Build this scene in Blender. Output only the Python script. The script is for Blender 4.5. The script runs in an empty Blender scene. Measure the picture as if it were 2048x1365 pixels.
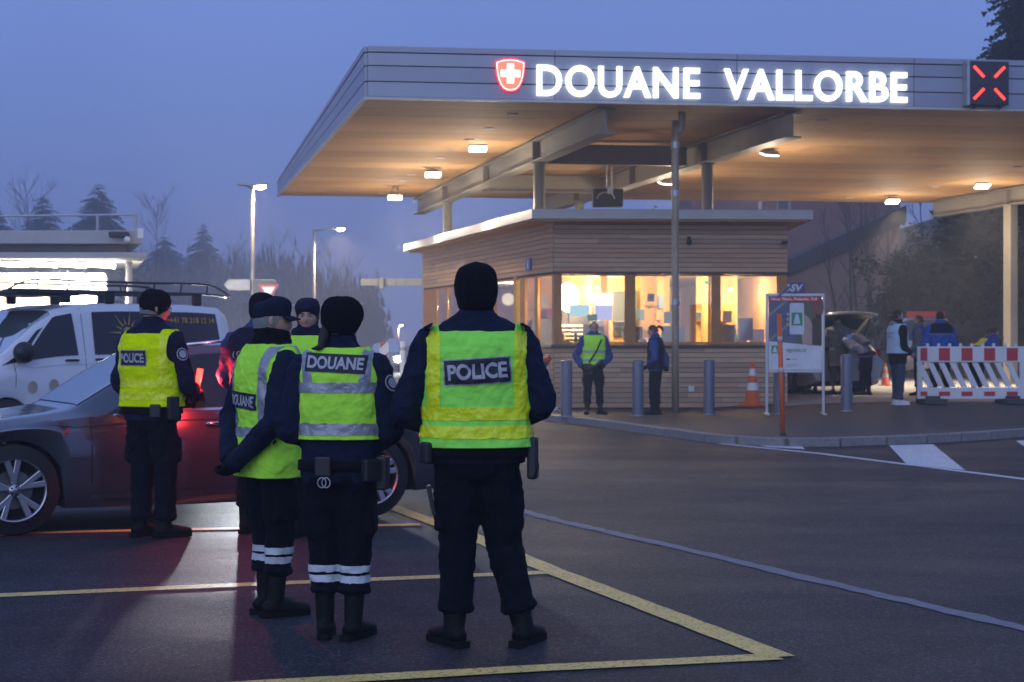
import bpy, bmesh, math, random
import numpy as np
from mathutils import Vector, Matrix
R = math.radians
random.seed(7)
rng = np.random.default_rng(5)
sc = bpy.context.scene
COL = sc.collection
# ---------------------------------------------------------------- camera
F, H0, Y0 = 3400.0, 1.46, 686.0            # focal length in pixels of the 2048 px frame, eye height, horizon row
cam = bpy.data.cameras.new('camera'); camo = bpy.data.objects.new('camera', cam); COL.objects.link(camo)
camo.location = (0, 0, H0); camo.rotation_euler = (R(90), 0, 0)
cam.sensor_width = 36; cam.lens = F / 2048 * 36; cam.shift_y = (Y0 - 682.5) / 2048
cam.clip_end = 2000; cam.clip_start = .1
cam.dof.use_dof = True; cam.dof.focus_distance = 9.0; cam.dof.aperture_fstop = 6.5
sc.camera = camo
# ---------------------------------------------------------------- sky: even blue dusk cloud
w = bpy.data.worlds.new('World'); sc.world = w; w.use_nodes = True
nt = w.node_tree; bg = nt.nodes['Background']
tc = nt.nodes.new('ShaderNodeTexCoord'); sx = nt.nodes.new('ShaderNodeSeparateXYZ'); cr = nt.nodes.new('ShaderNodeValToRGB')
nt.links.new(tc.outputs['Generated'], sx.inputs[0]); nt.links.new(sx.outputs[2], cr.inputs[0]); cn = nt.nodes.new('ShaderNodeTexNoise'); cn.inputs['Scale'].default_value = 2.2; cn.inputs['Detail'].default_value = 3; nt.links.new(tc.outputs['Generated'], cn.inputs[0])   # faint unevenness of the cloud deck
cm_ = nt.nodes.new('ShaderNodeMapRange'); cm_.inputs[1].default_value = .3; cm_.inputs[2].default_value = .7; cm_.inputs[3].default_value = .93; cm_.inputs[4].default_value = 1.07; nt.links.new(cn.outputs[0], cm_.inputs[0])
cx_ = nt.nodes.new('ShaderNodeMix'); cx_.data_type = 'RGBA'; cx_.blend_type = 'MULTIPLY'; cx_.inputs[0].default_value = 1; nt.links.new(cr.outputs[0], cx_.inputs[6]); nt.links.new(cm_.outputs[0], cx_.inputs[7]); nt.links.new(cx_.outputs[2], bg.inputs[0])
el = cr.color_ramp.elements
el[0].position = 0.0; el[0].color = (.165, .20, .46, 1)
el[1].position = 1.0; el[1].color = (.22, .32, .70, 1)
e = el.new(.10); e.color = (.155, .235, .58, 1)
e = el.new(.22); e.color = (.165, .275, .68, 1)
bg.inputs[1].default_value = 1.06
# the last glow of the day, behind the photographer
sl = bpy.data.lights.new('sun', 'SUN'); sl.energy = .95; sl.angle = R(70); sl.color = (.74, .84, 1.0)
so = bpy.data.objects.new('sun', sl); COL.objects.link(so); so.rotation_euler = (R(74), 0, R(-18)); so.location = (0, -20, 30)
vs = sc.view_settings; vs.view_transform = 'Standard'; vs.look = 'None'; vs.exposure = 0.0; vs.gamma = 1; vs.use_curve_mapping = False
sc.cycles.use_denoising = True
sc.cycles.max_bounces = 6; sc.cycles.diffuse_bounces = 3; sc.cycles.glossy_bounces = 3; sc.cycles.transmission_bounces = 4
sc.cycles.transparent_max_bounces = 12; sc.cycles.volume_bounces = 0
sc.cycles.sample_clamp_indirect = 3.0; sc.cycles.caustics_reflective = False; sc.cycles.caustics_refractive = False
# ---------------------------------------------------------------- helpers
def gp(x, y, z=0.0):
    s = (y - Y0) / (H0 - z); return ((x - 1024) / s, F / s)
def at(x, y, Y):
    return Vector(((x - 1024) * Y / F, Y, H0 - (y - Y0) * Y / F))
def put(o, label=None, cat=None, group=None, kind=None):
    if label: o['label'] = label
    if cat: o['category'] = cat
    if group: o['group'] = group
    if kind: o['kind'] = kind
    return o
def empty(name, loc=(0, 0, 0), rz=0, label=None, cat=None, group=None, scale=1):
    o = bpy.data.objects.new(name, None); COL.objects.link(o); o.empty_display_size = .1
    o.location = loc; o.rotation_euler = (0, 0, rz); o.scale = (scale,) * 3
    return put(o, label, cat, group)
def copy_tree(o, parent=None):
    c = o.copy(); COL.objects.link(c); c.parent = parent
    for ch in list(o.children): copy_tree(ch, c)
    return c
MATS = {}
def M(name, col, rough=.6, metal=0., var=.15, vs=6., bump=0., bs=60., spec=.5, coat=0., aniso=(1, 1, 1), diffuse=False, rvar=0.):
    if name in MATS: return MATS[name]
    m = bpy.data.materials.new(name); m.use_nodes = True; n = m.node_tree.nodes; l = m.node_tree.links
    p = n['Principled BSDF']
    if diffuse:
        p2 = n.new('ShaderNodeBsdfDiffuse'); l.new(p2.outputs[0], n['Material Output'].inputs[0]); n.remove(p); p = p2; ci = p.inputs['Color']
    else:
        ci = p.inputs['Base Color']; p.inputs['Roughness'].default_value = rough; p.inputs['Metallic'].default_value = metal
        p.inputs['Specular IOR Level'].default_value = spec; p.inputs['Coat Weight'].default_value = coat; p.inputs['Coat Roughness'].default_value = .06
    ci.default_value = (*col, 1)
    if var or bump:
        t = n.new('ShaderNodeTexCoord'); mp = n.new('ShaderNodeMapping'); l.new(t.outputs['Object'], mp.inputs[0]); mp.inputs['Scale'].default_value = aniso
    if var:
        no = n.new('ShaderNodeTexNoise'); no.inputs['Scale'].default_value = vs; no.inputs['Detail'].default_value = 5; l.new(mp.outputs[0], no.inputs[0])
        mx = n.new('ShaderNodeMix'); mx.data_type = 'RGBA'
        l.new(no.outputs[0], mx.inputs[0]); mx.inputs[6].default_value = (*[c * (1 - 2 * var) for c in col], 1); mx.inputs[7].default_value = (*[c * (1 + 2 * var) for c in col], 1)
        l.new(mx.outputs[2], ci)
        if rvar and not diffuse:
            mr = n.new('ShaderNodeMapRange'); mr.inputs[1].default_value = .3; mr.inputs[2].default_value = .7
            mr.inputs[3].default_value = rough - rvar; mr.inputs[4].default_value = rough + rvar
            l.new(no.outputs[0], mr.inputs[0]); l.new(mr.outputs[0], p.inputs['Roughness'])
    if bump:
        nb = n.new('ShaderNodeTexNoise'); nb.inputs['Scale'].default_value = bs; nb.inputs['Detail'].default_value = 4; l.new(mp.outputs[0], nb.inputs[0])
        b = n.new('ShaderNodeBump'); b.inputs['Strength'].default_value = min(1, bump); b.inputs['Distance'].default_value = .02; l.new(nb.outputs[0], b.inputs['Height'])
        l.new(b.outputs[0], p.inputs['Normal'])
    MATS[name] = m; return m
def ME(name, col, strength):
    if name in MATS: return MATS[name]
    m = bpy.data.materials.new(name); m.use_nodes = True; n = m.node_tree.nodes; p = n['Principled BSDF']
    p.inputs['Base Color'].default_value = (*[min(1, c) * .5 for c in col], 1); p.inputs['Emission Color'].default_value = (*col, 1); p.inputs['Emission Strength'].default_value = strength
    MATS[name] = m; return m
def MG(name, tint=(1, 1, 1), refl=.1, clear=.9, rough=.02):
    """window glass: see-through, with a sheen that grows at grazing angles"""
    if name in MATS: return MATS[name]
    m = bpy.data.materials.new(name); m.use_nodes = True; n = m.node_tree.nodes; l = m.node_tree.links; n.remove(n['Principled BSDF'])
    t = n.new('ShaderNodeBsdfTransparent'); t.inputs[0].default_value = (*[c * clear for c in tint], 1)
    g = n.new('ShaderNodeBsdfGlossy'); g.inputs['Roughness'].default_value = rough; g.inputs[0].default_value = (.95, .95, .95, 1)
    lw = n.new('ShaderNodeLayerWeight'); lw.inputs[0].default_value = .35
    mr = n.new('ShaderNodeMapRange'); mr.inputs[3].default_value = refl; mr.inputs[4].default_value = min(1, refl + .6); l.new(lw.outputs['Fresnel'], mr.inputs[0])
    mx = n.new('ShaderNodeMixShader'); l.new(mr.outputs[0], mx.inputs[0]); l.new(t.outputs[0], mx.inputs[1]); l.new(g.outputs[0], mx.inputs[2]); l.new(mx.outputs[0], n['Material Output'].inputs[0])
    MATS[name] = m; return m
class MB:
    def __init__(s): s.v = []; s.f = []
    def add(s, vs, fs):
        b = len(s.v); s.v += [tuple(v) for v in vs]; s.f += [tuple(b + i for i in f) for f in fs]; return s
    def box(s, c, d, rz=0., rx=0., ry=0.):
        m = Matrix.Rotation(rz, 3, 'Z') @ Matrix.Rotation(ry, 3, 'Y') @ Matrix.Rotation(rx, 3, 'X')
        vs = [Vector(c) + m @ Vector((a * d[0] / 2, b * d[1] / 2, e * d[2] / 2)) for e in (-1, 1) for a, b in ((-1, -1), (1, -1), (1, 1), (-1, 1))]
        return s.add(vs, [(3, 2, 1, 0), (4, 5, 6, 7), (0, 1, 5, 4), (1, 2, 6, 5), (2, 3, 7, 6), (3, 0, 4, 7)])
    def prism(s, poly, h, z0=0.):                # polygon in xy, extruded up
        n = len(poly)
        area = sum(poly[i][0] * poly[(i + 1) % n][1] - poly[(i + 1) % n][0] * poly[i][1] for i in range(n))
        if area < 0: poly = poly[::-1]
        return s.add([(x, y, z0) for x, y in poly] + [(x, y, z0 + h) for x, y in poly],
                     [tuple(range(n))[::-1], tuple(range(n, 2 * n))] + [(i, (i + 1) % n, n + (i + 1) % n, n + i) for i in range(n)])
    def plate(s, poly, th, o, ux, uz):           # polygon (u,w) in a plane, given thickness along the plane's normal
        ux, uz = Vector(ux).normalized(), Vector(uz).normalized(); nn = ux.cross(uz); o = Vector(o); n = len(poly)
        area = sum(poly[i][0] * poly[(i + 1) % n][1] - poly[(i + 1) % n][0] * poly[i][1] for i in range(n))
        if area < 0: poly = poly[::-1]
        a = [o + ux * u + uz * w for u, w in poly]; b = [p + nn * th for p in a]
        return s.add(a + b, [tuple(range(n))[::-1], tuple(range(n, 2 * n))] + [(i, (i + 1) % n, n + (i + 1) % n, n + i) for i in range(n)])
    def grid(s, P, closed_u=False):              # P[i][j] of points
        ni, nj = len(P), len(P[0]); fs = []
        for i in range(ni - 1):
            for j in range(nj if closed_u else nj - 1):
                fs.append((i * nj + j, i * nj + (j + 1) % nj, (i + 1) * nj + (j + 1) % nj, (i + 1) * nj + j))
        return s.add([p for r in P for p in r], fs)
    def tube(s, pts, rad, n=10, caps=True, smooth=0, flat=(1, 1), up=None):
        pts = [Vector(p) for p in pts]
        rad = [r if isinstance(r, (tuple, list)) else (r, r) for r in (rad if isinstance(rad, (list, tuple)) else [rad] * len(pts))]
        if smooth:
            q, qr = [], []
            for i in range(len(pts) - 1):
                p0, p1, p2, p3 = pts[max(i - 1, 0)], pts[i], pts[i + 1], pts[min(i + 2, len(pts) - 1)]
                for k in range(smooth):
                    t = k / smooth
                    q.append(.5 * ((2 * p1) + (p2 - p0) * t + (2 * p0 - 5 * p1 + 4 * p2 - p3) * t * t + (3 * p1 - p0 - 3 * p2 + p3) * t ** 3))
                    tt = t * t * (3 - 2 * t); qr.append((rad[i][0] * (1 - tt) + rad[i + 1][0] * tt, rad[i][1] * (1 - tt) + rad[i + 1][1] * tt))
            q.append(pts[-1]); qr.append(rad[-1]); pts, rad = q, qr
        rings = []; prev = None
        for i, p in enumerate(pts):
            d = (pts[min(i + 1, len(pts) - 1)] - pts[max(i - 1, 0)]).normalized()
            if prev is None:
                ref = Vector(up) if up else (Vector((1, 0, 0)) if abs(d.x) < .8 else Vector((0, 1, 0)))
            else: ref = prev
            u = (ref - d * ref.dot(d)).normalized(); v = d.cross(u); prev = u
            rings.append([p + u * (math.cos(2 * math.pi * j / n) * rad[i][0] * flat[0]) + v * (math.sin(2 * math.pi * j / n) * rad[i][1] * flat[1]) for j in range(n)])
        b = len(s.v); s.grid(rings, True)
        if caps:
            s.f.append(tuple(b + j for j in range(n))[::-1]); m = b + (len(rings) - 1) * n; s.f.append(tuple(m + j for j in range(n)))
        return s
    def lathe(s, prof, n=24, c=(0, 0, 0), sx=1, sy=1):   # prof (r,z)
        P = [[(c[0] + r * sx * math.cos(2 * math.pi * j / n), c[1] + r * sy * math.sin(2 * math.pi * j / n), c[2] + z) for j in range(n)] for r, z in prof]
        return s.grid(P, True)
    def ball(s, c, r, n=12, m=8):
        r = r if isinstance(r, (tuple, list)) else (r,) * 3
        P = []
        for i in range(m + 1):
            a = -math.pi / 2 + math.pi * i / m; ca = max(math.cos(a), .01)
            P.append([(c[0] + r[0] * ca * math.cos(2 * math.pi * j / n), c[1] + r[1] * ca * math.sin(2 * math.pi * j / n), c[2] + r[2] * math.sin(a)) for j in range(n)])
        return s.grid(P, True)
    def mesh(s, name, mat, smooth=False):
        me = bpy.data.meshes.new(name); me.from_pydata(s.v, [], s.f); me.validate()
        if mat: me.materials.append(mat)
        if smooth: me.polygons.foreach_set('use_smooth', [True] * len(me.polygons))
        me.update(); return me
    def build(s, name, mat, parent=None, smooth=False, bevel=0., solid=0., loc=None, fix=True):
        me = s.mesh(name, mat, smooth)
        if fix:
            bm = bmesh.new(); bm.from_mesh(me); bmesh.ops.recalc_face_normals(bm, faces=bm.faces); bm.to_mesh(me); bm.free()
        return link(name, me, parent, bevel, solid, loc)
def link(name, me, parent=None, bevel=0., solid=0., loc=None):
    o = bpy.data.objects.new(name, me); COL.objects.link(o); o.parent = parent
    if loc is not None: o.location = loc
    if solid: md = o.modifiers.new('thick', 'SOLIDIFY'); md.thickness = solid; md.offset = 1
    if bevel: md = o.modifiers.new('bevel', 'BEVEL'); md.width = bevel; md.segments = 2; md.limit_method = 'ANGLE'
    return o
def text_mesh(body, size=1., bold=0., extrude=.0, align='CENTER', space=1., shear=0.):
    c = bpy.data.curves.new('text', 'FONT'); c.body = body; c.size = size; c.offset = bold; c.extrude = extrude; c.align_x = align; c.align_y = 'CENTER'; c.space_character = space; c.shear = shear; c.resolution_u = 4
    o = bpy.data.objects.new('text', c); me = o.to_mesh()
    V = [tuple(v.co) for v in me.vertices]; Fc = [tuple(p.vertices) for p in me.polygons]
    o.to_mesh_clear(); bpy.data.objects.remove(o); bpy.data.curves.remove(c); return V, Fc
def islands(V, Fc):
    par = list(range(len(V)))
    def fd(i):
        while par[i] != i: par[i] = par[par[i]]; i = par[i]
        return i
    for f in Fc:
        for i in f[1:]: par[fd(i)] = fd(f[0])
    key = {}                                     # weld by position too
    for i, v in enumerate(V):
        k = (round(v[0], 4), round(v[1], 4))
        if k in key: par[fd(i)] = fd(key[k])
        else: key[k] = i
    gr = {}
    for f in Fc: gr.setdefault(fd(f[0]), []).append(f)
    out = []
    for fs in gr.values():
        ids = sorted({i for f in fs for i in f}); mp = {i: k for k, i in enumerate(ids)}
        out.append(([V[i] for i in ids], [tuple(mp[i] for i in f) for f in fs]))
    out.sort(key=lambda g: min(v[0] for v in g[0])); return out
def flat_text(body, size, origin, ux, uz, mat, name='lettering', parent=None, bold=0., th=.002, align='CENTER', fit=None, shear=0.):
    V, Fc = text_mesh(body, size, bold, th, align, shear=shear)
    xs = [v[0] for v in V]; k = 1.
    if fit: k = fit / (max(xs) - min(xs))
    ux, uz = Vector(ux).normalized(), Vector(uz).normalized(); nn = ux.cross(uz)
    return MB().add([Vector(origin) + ux * v[0] * k + uz * v[1] + nn * v[2] for v in V], Fc).build(name, mat, parent, fix=False)
def lamp(name, kind, loc, energy, color, parent=None, size=.2, spot=None, blend=.5, aim=None):
    l = bpy.data.lights.new(name, kind); l.energy = energy; l.color = color
    if kind in ('POINT', 'SPOT'): l.shadow_soft_size = size
    if kind == 'AREA': l.size = size
    if kind == 'SPOT': l.spot_size = R(spot); l.spot_blend = blend
    o = bpy.data.objects.new(name, l); COL.objects.link(o); o.location = loc
    if aim is not None: o.rotation_euler = (Vector(aim) - Vector(loc)).to_track_quat('-Z', 'Y').to_euler()
    o.parent = parent; return o
# ---------------------------------------------------------------- materials
def asphalt():
    m = bpy.data.materials.new('asphalt'); m.use_nodes = True; n = m.node_tree.nodes; l = m.node_tree.links; p = n['Principled BSDF']
    t = n.new('ShaderNodeTexCoord'); p.inputs['Specular IOR Level'].default_value = .22
    def noise(sc_, det=6, rgh=.6, stretch=None):
        x = n.new('ShaderNodeTexNoise'); x.inputs['Scale'].default_value = sc_; x.inputs['Detail'].default_value = det; x.inputs['Roughness'].default_value = rgh
        if stretch:
            mp = n.new('ShaderNodeMapping'); mp.inputs['Scale'].default_value = stretch; mp.inputs['Rotation'].default_value = (0, 0, R(20)); l.new(t.outputs['Object'], mp.inputs[0]); l.new(mp.outputs[0], x.inputs[0])
        else: l.new(t.outputs['Object'], x.inputs[0])
        return x
    big = noise(.35, 4, .6, (.6, 1.2, 1)); fine = noise(48, 4, .75); mid = noise(1.7, 8, .7)
    m1 = n.new('ShaderNodeMix'); m1.data_type = 'RGBA'; l.new(big.outputs[0], m1.inputs[0]); m1.inputs[6].default_value = (.017, .017, .021, 1); m1.inputs[7].default_value = (.036, .034, .039, 1)
    m2 = n.new('ShaderNodeMix'); m2.data_type = 'RGBA'; m2.blend_type = 'MULTIPLY'; m2.inputs[0].default_value = .9
    rr = n.new('ShaderNodeMapRange'); rr.inputs[1].default_value = .3; rr.inputs[2].default_value = .75; rr.inputs[3].default_value = .05; rr.inputs[4].default_value = 2.1; l.new(fine.outputs[0], rr.inputs[0])
    l.new(m1.outputs[2], m2.inputs[6]); l.new(rr.outputs[0], m2.inputs[7])
    vo = n.new('ShaderNodeTexVoronoi'); vo.inputs['Scale'].default_value = 95; l.new(t.outputs['Object'], vo.inputs[0]); sv = n.new('ShaderNodeSeparateColor'); l.new(vo.outputs['Color'], sv.inputs[0])
    vr = n.new('ShaderNodeMapRange'); vr.inputs[1].default_value = .72; vr.inputs[2].default_value = 1.; vr.inputs[3].default_value = 0; vr.inputs[4].default_value = .55; l.new(sv.outputs[0], vr.inputs[0])
    mv = n.new('ShaderNodeMix'); mv.data_type = 'RGBA'; l.new(vr.outputs[0], mv.inputs[0]); l.new(m2.outputs[2], mv.inputs[6]); mv.inputs[7].default_value = (.17, .165, .17, 1)
    m3 = n.new('ShaderNodeMix'); m3.data_type = 'RGBA'; m3.blend_type = 'MULTIPLY'; m3.inputs[0].default_value = .85
    r3 = n.new('ShaderNodeMapRange'); r3.inputs[1].default_value = .3; r3.inputs[2].default_value = .7; r3.inputs[3].default_value = .55; r3.inputs[4].default_value = 1.45; l.new(mid.outputs[0], r3.inputs[0])
    l.new(mv.outputs[2], m3.inputs[6]); l.new(r3.outputs[0], m3.inputs[7]); l.new(m3.outputs[2], p.inputs['Base Color'])
    ro = n.new('ShaderNodeMapRange'); ro.inputs[1].default_value = .35; ro.inputs[2].default_value = .65; ro.inputs[3].default_value = .50; ro.inputs[4].default_value = .72; l.new(big.outputs[0], ro.inputs[0]); l.new(ro.outputs[0], p.inputs['Roughness'])
    b = n.new('ShaderNodeBump'); b.inputs['Strength'].default_value = 1.; b.inputs['Distance'].default_value = .02; l.new(fine.outputs[0], b.inputs['Height']); l.new(b.outputs[0], p.inputs['Normal'])
    MATS['asphalt'] = m; return m
def paint(name, col):
    """worn road paint: speckled where the stone shows through"""
    m = M(name, col, .55, 0, .12, 5, .5, 80); n = m.node_tree.nodes; l = m.node_tree.links; p = n['Principled BSDF']
    t = n.new('ShaderNodeTexCoord'); x = n.new('ShaderNodeTexNoise'); x.inputs['Scale'].default_value = 55; x.inputs['Detail'].default_value = 5; l.new(t.outputs['Object'], x.inputs[0])
    mr = n.new('ShaderNodeMapRange'); mr.inputs[1].default_value = .31; mr.inputs[2].default_value = .45; l.new(x.outputs[0], mr.inputs[0])
    src = p.inputs['Base Color'].links[0].from_socket; mx = n.new('ShaderNodeMix'); mx.data_type = 'RGBA'; l.new(mr.outputs[0], mx.inputs[0]); mx.inputs[6].default_value = (.06, .06, .06, 1); l.new(src, mx.inputs[7]); l.new(mx.outputs[2], p.inputs['Base Color'])
    return m
ASPH = asphalt()
YEL = paint('yellow_road_paint', (.86, .60, .15)); WHT = paint('white_road_paint', (.68, .68, .68))
SEAM = M('seam_mortar', (.19, .19, .21), .7, 0, .2, 9, .8, 50)
CONC = M('pale_concrete', (.36, .33, .29), .75, 0, .12, 1.2, .4, 40)
PAVE = M('island_asphalt', (.055, .050, .049), .7, 0, .14, 1.5, .7, 60)
KERB = M('granite_kerb', (.24, .22, .21), .75, 0, .22, 14, .7, 30)
WOOD = [M('larch_%s' % c, col, .7, 0, .18, 3, .4, 12, aniso=(.6, .6, 12)) for c, col in (('brown', (.58, .36, .22)), ('tan', (.64, .43, .27)), ('grey', (.48, .32, .21)))]
OAK = M('window_timber', (.46, .22, .07), .5, 0, .15, 5, .15, 30)
SOFF = [M('soffit_%s' % c, col, .7, 0, .16, 2.2, .3, 14, aniso=(.5, 6, 1)) for c, col in (('light', (.58, .36, .175)), ('mid', (.52, .31, .145)), ('dark', (.45, .265, .12)))]
CLAD = [M('cladding_%s' % c, col, .42, .35, .05, 1.5) for c, col in (('light', (.36, .37, .44)), ('mid', (.33, .34, .41)))]
STEEL = M('painted_steel', (.27, .26, .235), .5, 0, .08, 3)
COLUMN = M('column_paint', (.27, .27, .22), .45, 0, .06, 3)
GALV = M('galvanised', (.45, .46, .48), .4, .7, .12, 8)
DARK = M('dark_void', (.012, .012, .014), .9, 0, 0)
BLACK = M('black_plastic', (.018, .018, .02), .45, 0, .1)
WHITE = M('white_sheet', (.75, .75, .75), .4, 0, .04)
ALU = M('aluminium_fascia', (.50, .49, .48), .45, .25, .06, 2)
RED = M('red_paint', (.55, .03, .025), .45, 0, .08)
ORANGE = M('orange_plastic', (.72, .12, .02), .45, 0, .08)
GLASS = MG('clear_glass', (1, 1, 1), .05, .95)
REFLW = M('reflective_white', (.8, .8, .8), .35, 0, .05)
# ---------------------------------------------------------------- ground
g = MB().add([(-400, -30, 0), (400, -30, 0), (400, 900, 0), (-400, 900, 0)], [(0, 1, 2, 3)]).build('ground', ASPH); put(g, kind='structure')
def strip(name, px, w, mat, z=.004, ragged=0.):
    """painted line through ground points given as image spots, of real width w"""
    P = [Vector((*gp(*q), z)) for q in px]; A = []; B = []
    if ragged:
        Q = []
        for a, b in zip(P, P[1:]):
            k = max(2, int((b - a).length / .12)); Q += [a.lerp(b, i / k) for i in range(k)]
        P = Q + [P[-1]]
    for i, p in enumerate(P):
        d = (P[min(i + 1, len(P) - 1)] - P[max(i - 1, 0)]).normalized(); n = Vector((-d.y, d.x, 0))
        A.append(p + n * (w / 2 + random.uniform(-ragged, ragged))); B.append(p - n * (w / 2 + random.uniform(-ragged, ragged)))
    return put(MB().grid([A, B]).build(name, mat), kind='structure')
strip('parking_line', [(-60, 1195), (0, 1192), (500, 1170), (1090, 1146)], .15, YEL, .004, .004)
strip('parking_line', [(-60, 1075), (80, 1066), (840, 1050)], .15, YEL, .004, .004)
strip('parking_line', [(780, 1014), (940, 1072), (1100, 1141), (1560, 1316)], .16, YEL, .0055, .004)
strip('parking_line', [(1555, 1316), (1100, 1338), (600, 1366), (300, 1384)], .15, YEL, .007, .004)
strip('white_edge_line', [(1440, 888), (1640, 908), (1800, 928), (2120, 968)], .13, WHT)
MB().add([(*gp(*q), .008) for q in ((1520, 893), (1600, 890), (1610, 900), (1540, 896))], [(0, 1, 2, 3)]).build('white_hatch', WHT); 
MB().add([(*gp(*q), .008) for q in ((1778, 892), (1866, 890), (1930, 942), (1815, 932))], [(0, 1, 2, 3)]).build('white_hatch', WHT)
MB().add([(*gp(*q), .008) for q in ((2032, 883), (2110, 880), (2240, 950), (2110, 938))], [(0, 1, 2, 3)]).build('white_hatch', WHT)
for o in list(COL.objects):
    if o.name.startswith('white_hatch'): put(o, kind='structure')
strip('asphalt_seam', [(960, 998), (1040, 1022), (1120, 1043), (1330, 1090), (1560, 1145), (1800, 1200), (2110, 1272)], .13, SEAM, .004, .018)
# raised island in front of and beside the booth, rising a little to the right
def sm(t): t = min(1, max(0, t)); return t * t * (3 - 2 * t)
def gz(X, Y): return .12 + .18 * sm((X - 3.2) / 4.0) * sm((Y - 27.5) / 5.0)
kp = [(-2.6, 60), (-3.4, 48), (-2.3, 42), (-.6, 36.2)] + [gp(*q) for q in ((1050, 838), (1130, 846), (1230, 857), (1340, 873), (1430, 886), (1500, 891), (1580, 894), (1660, 893), (1760, 890), (1860, 886), (1960, 880), (2060, 872), (2170, 862))]
kerb_pts = [Vector((x, y, 0)) for x, y in kp]
# even spacing along the kerb
def resample(P, step):
    Q = [P[0]]; acc = 0
    for a, b in zip(P, P[1:]):
        L = (b - a).length; t = step - acc
        while t <= L: Q.append(a.lerp(b, t / L)); t += step
        acc = L - (t - step)
    return Q
KP = resample(kerb_pts, .78)
isl = []
for i, p in enumerate(KP):
    row = []
    far = Vector((30, max(p.y, 34) + 26, 0)) if p.x > -.5 else Vector((30, 75, 0))
    for j in range(22):
        t = (j / 21) ** 1.6; q = p.lerp(far, t); row.append((q.x, q.y, gz(q.x, q.y)))
    isl.append(row)
pav = put(MB().grid(isl).build('island_pavement', PAVE, smooth=True), kind='structure')
kst = MB().box((0, 0, 0), (.765, .16, .26)).mesh('kerb_stone', KERB)
for a, b in zip(KP, KP[1:]):
    if a.y > 50: continue
    c = (a + b) / 2; o = link('kerb_stone', kst, pav, .012); o.location = (c.x, c.y, gz(c.x, c.y) - .126 + random.uniform(-.004, .004)); o.rotation_euler = (random.uniform(-.012, .012), 0, math.atan2(b.y - a.y, b.x - a.x) + random.uniform(-.01, .01)); o.scale.x = random.uniform(.985, 1.0) * (b - a).length / .78
# pale concrete lanes under the canopy
ln = [[(x, y, gz(x, y) + .006) for x in np.linspace(5.4 + (y - 33) * -.1, 32, 30)] for y in np.linspace(33.2, 62, 24)]
put(MB().grid(ln).build('concrete_lane', CONC, smooth=True), kind='structure')
put(MB().add([(-9.5, 31.5, .004), (-1.1, 31.5, .004), (-4.4, 51, .004), (-13.5, 51, .004)], [(0, 1, 2, 3)]).build('concrete_lane', CONC), kind='structure')
# ---------------------------------------------------------------- canopy
FD = Vector((12.1, 1.57, 0)).normalized()          # along the front edge
BD = Vector((-.215, 1, 0)).normalized()            # back along the left edge
C0 = Vector((-2.56, 30.1, 0)); SZ, TZ = 5.80, 6.72
FL, SLN = 24.0, 20.55                               # front length, depth
def cp(u, d, z=0.): return C0 + FD * u + BD * d + Vector((0, 0, z))
canopy = empty('canopy_roof', cp(8, 8), 0, 'wide flat canopy roof with grey metal fascia and warm timber soffit', 'canopy')
def mk(mb, name, mat, parent, **k):
    o = mb.build(name, mat, parent, **k); o.matrix_parent_inverse = Matrix.Translation(-parent.location) if parent and parent.rotation_euler.z == 0 else Matrix.Identity(4); return o
# fascia boards, front: three rows and a thin top cap
rows = [(0.02, .285), (.295, .565), (.575, .80), (.81, .92)]
def ft(d): return 1 - .52 * d / SLN                 # fascia gets lower towards the back
joints = [0, 3.35, 6.7, 10.05, 13.4, 16.75, 20.1, 24.0]
for r, (a, b) in enumerate(rows):
    for i, (u0, u1) in enumerate(zip(joints, joints[1:])):
        th = .05 if r < 3 else .065
        p = [cp(u0 + .006, 0), cp(u1 - .006, 0)]
        mb = MB().plate([(0, 0), ((p[1] - p[0]).length, 0), ((p[1] - p[0]).length, b - a - .012), (0, b - a - .012)], th, p[0] + Vector((0, 0, SZ + a)), FD, (0, 0, 1))
        mk(mb, 'fascia_panel', CLAD[(r + i) % 2], canopy)
sj = [0, 5.1, 10.2, 15.4, SLN]
for r, (a, b) in enumerate(rows):
    for i, (d0, d1) in enumerate(zip(sj, sj[1:])):
        q = []
        for d, hh in ((d0 + .006, a), (d1 - .006, a), (d1 - .006, b - .014), (d0 + .006, b - .014)): q.append(cp(0, d, SZ + hh * ft(d)))
        n = FD * -(.05 if r < 3 else .065)
        mk(MB().add(q + [v + n for v in q], [(0, 1, 2, 3), (7, 6, 5, 4), (0, 4, 5, 1), (1, 5, 6, 2), (2, 6, 7, 3), (3, 7, 4, 0)]), 'fascia_panel', CLAD[(r + i) % 2], canopy)
# roof deck behind the fascia
q = [cp(.01, .01, SZ + .9), cp(FL, .01, SZ + .9), cp(FL, SLN, SZ + .4), cp(.01, SLN, SZ + .4)]; q2 = [cp(.01, .01, SZ + .03), cp(FL, .01, SZ + .03), cp(FL, SLN, SZ + .03), cp(.01, SLN, SZ + .03)]
mk(MB().add(q2 + q, [(3, 2, 1, 0), (4, 5, 6, 7), (0, 1, 5, 4), (1, 2, 6, 5), (2, 3, 7, 6), (3, 0, 4, 7)]), 'roof_deck', M('roof_deck_dark', (.06, .06, .07), .8), canopy)
# aluminium drip edge
mk(MB().plate([(0, 0), (FL, 0), (FL, .045), (0, .045)], .075, cp(-.06, 0, SZ - .035), FD, (0, 0, 1)), 'drip_edge', ALU, canopy)
e_ = [cp(0, 0, SZ - .035), cp(0, SLN, SZ - .035), cp(0, SLN, SZ + .01), cp(0, 0, SZ + .01)]; e2 = [v - FD * .075 for v in e_]
mk(MB().add(e_ + e2, [(0, 1, 2, 3), (7, 6, 5, 4), (0, 4, 5, 1), (1, 5, 6, 2), (2, 6, 7, 3), (3, 7, 4, 0)]), 'drip_edge', ALU, canopy)
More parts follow.
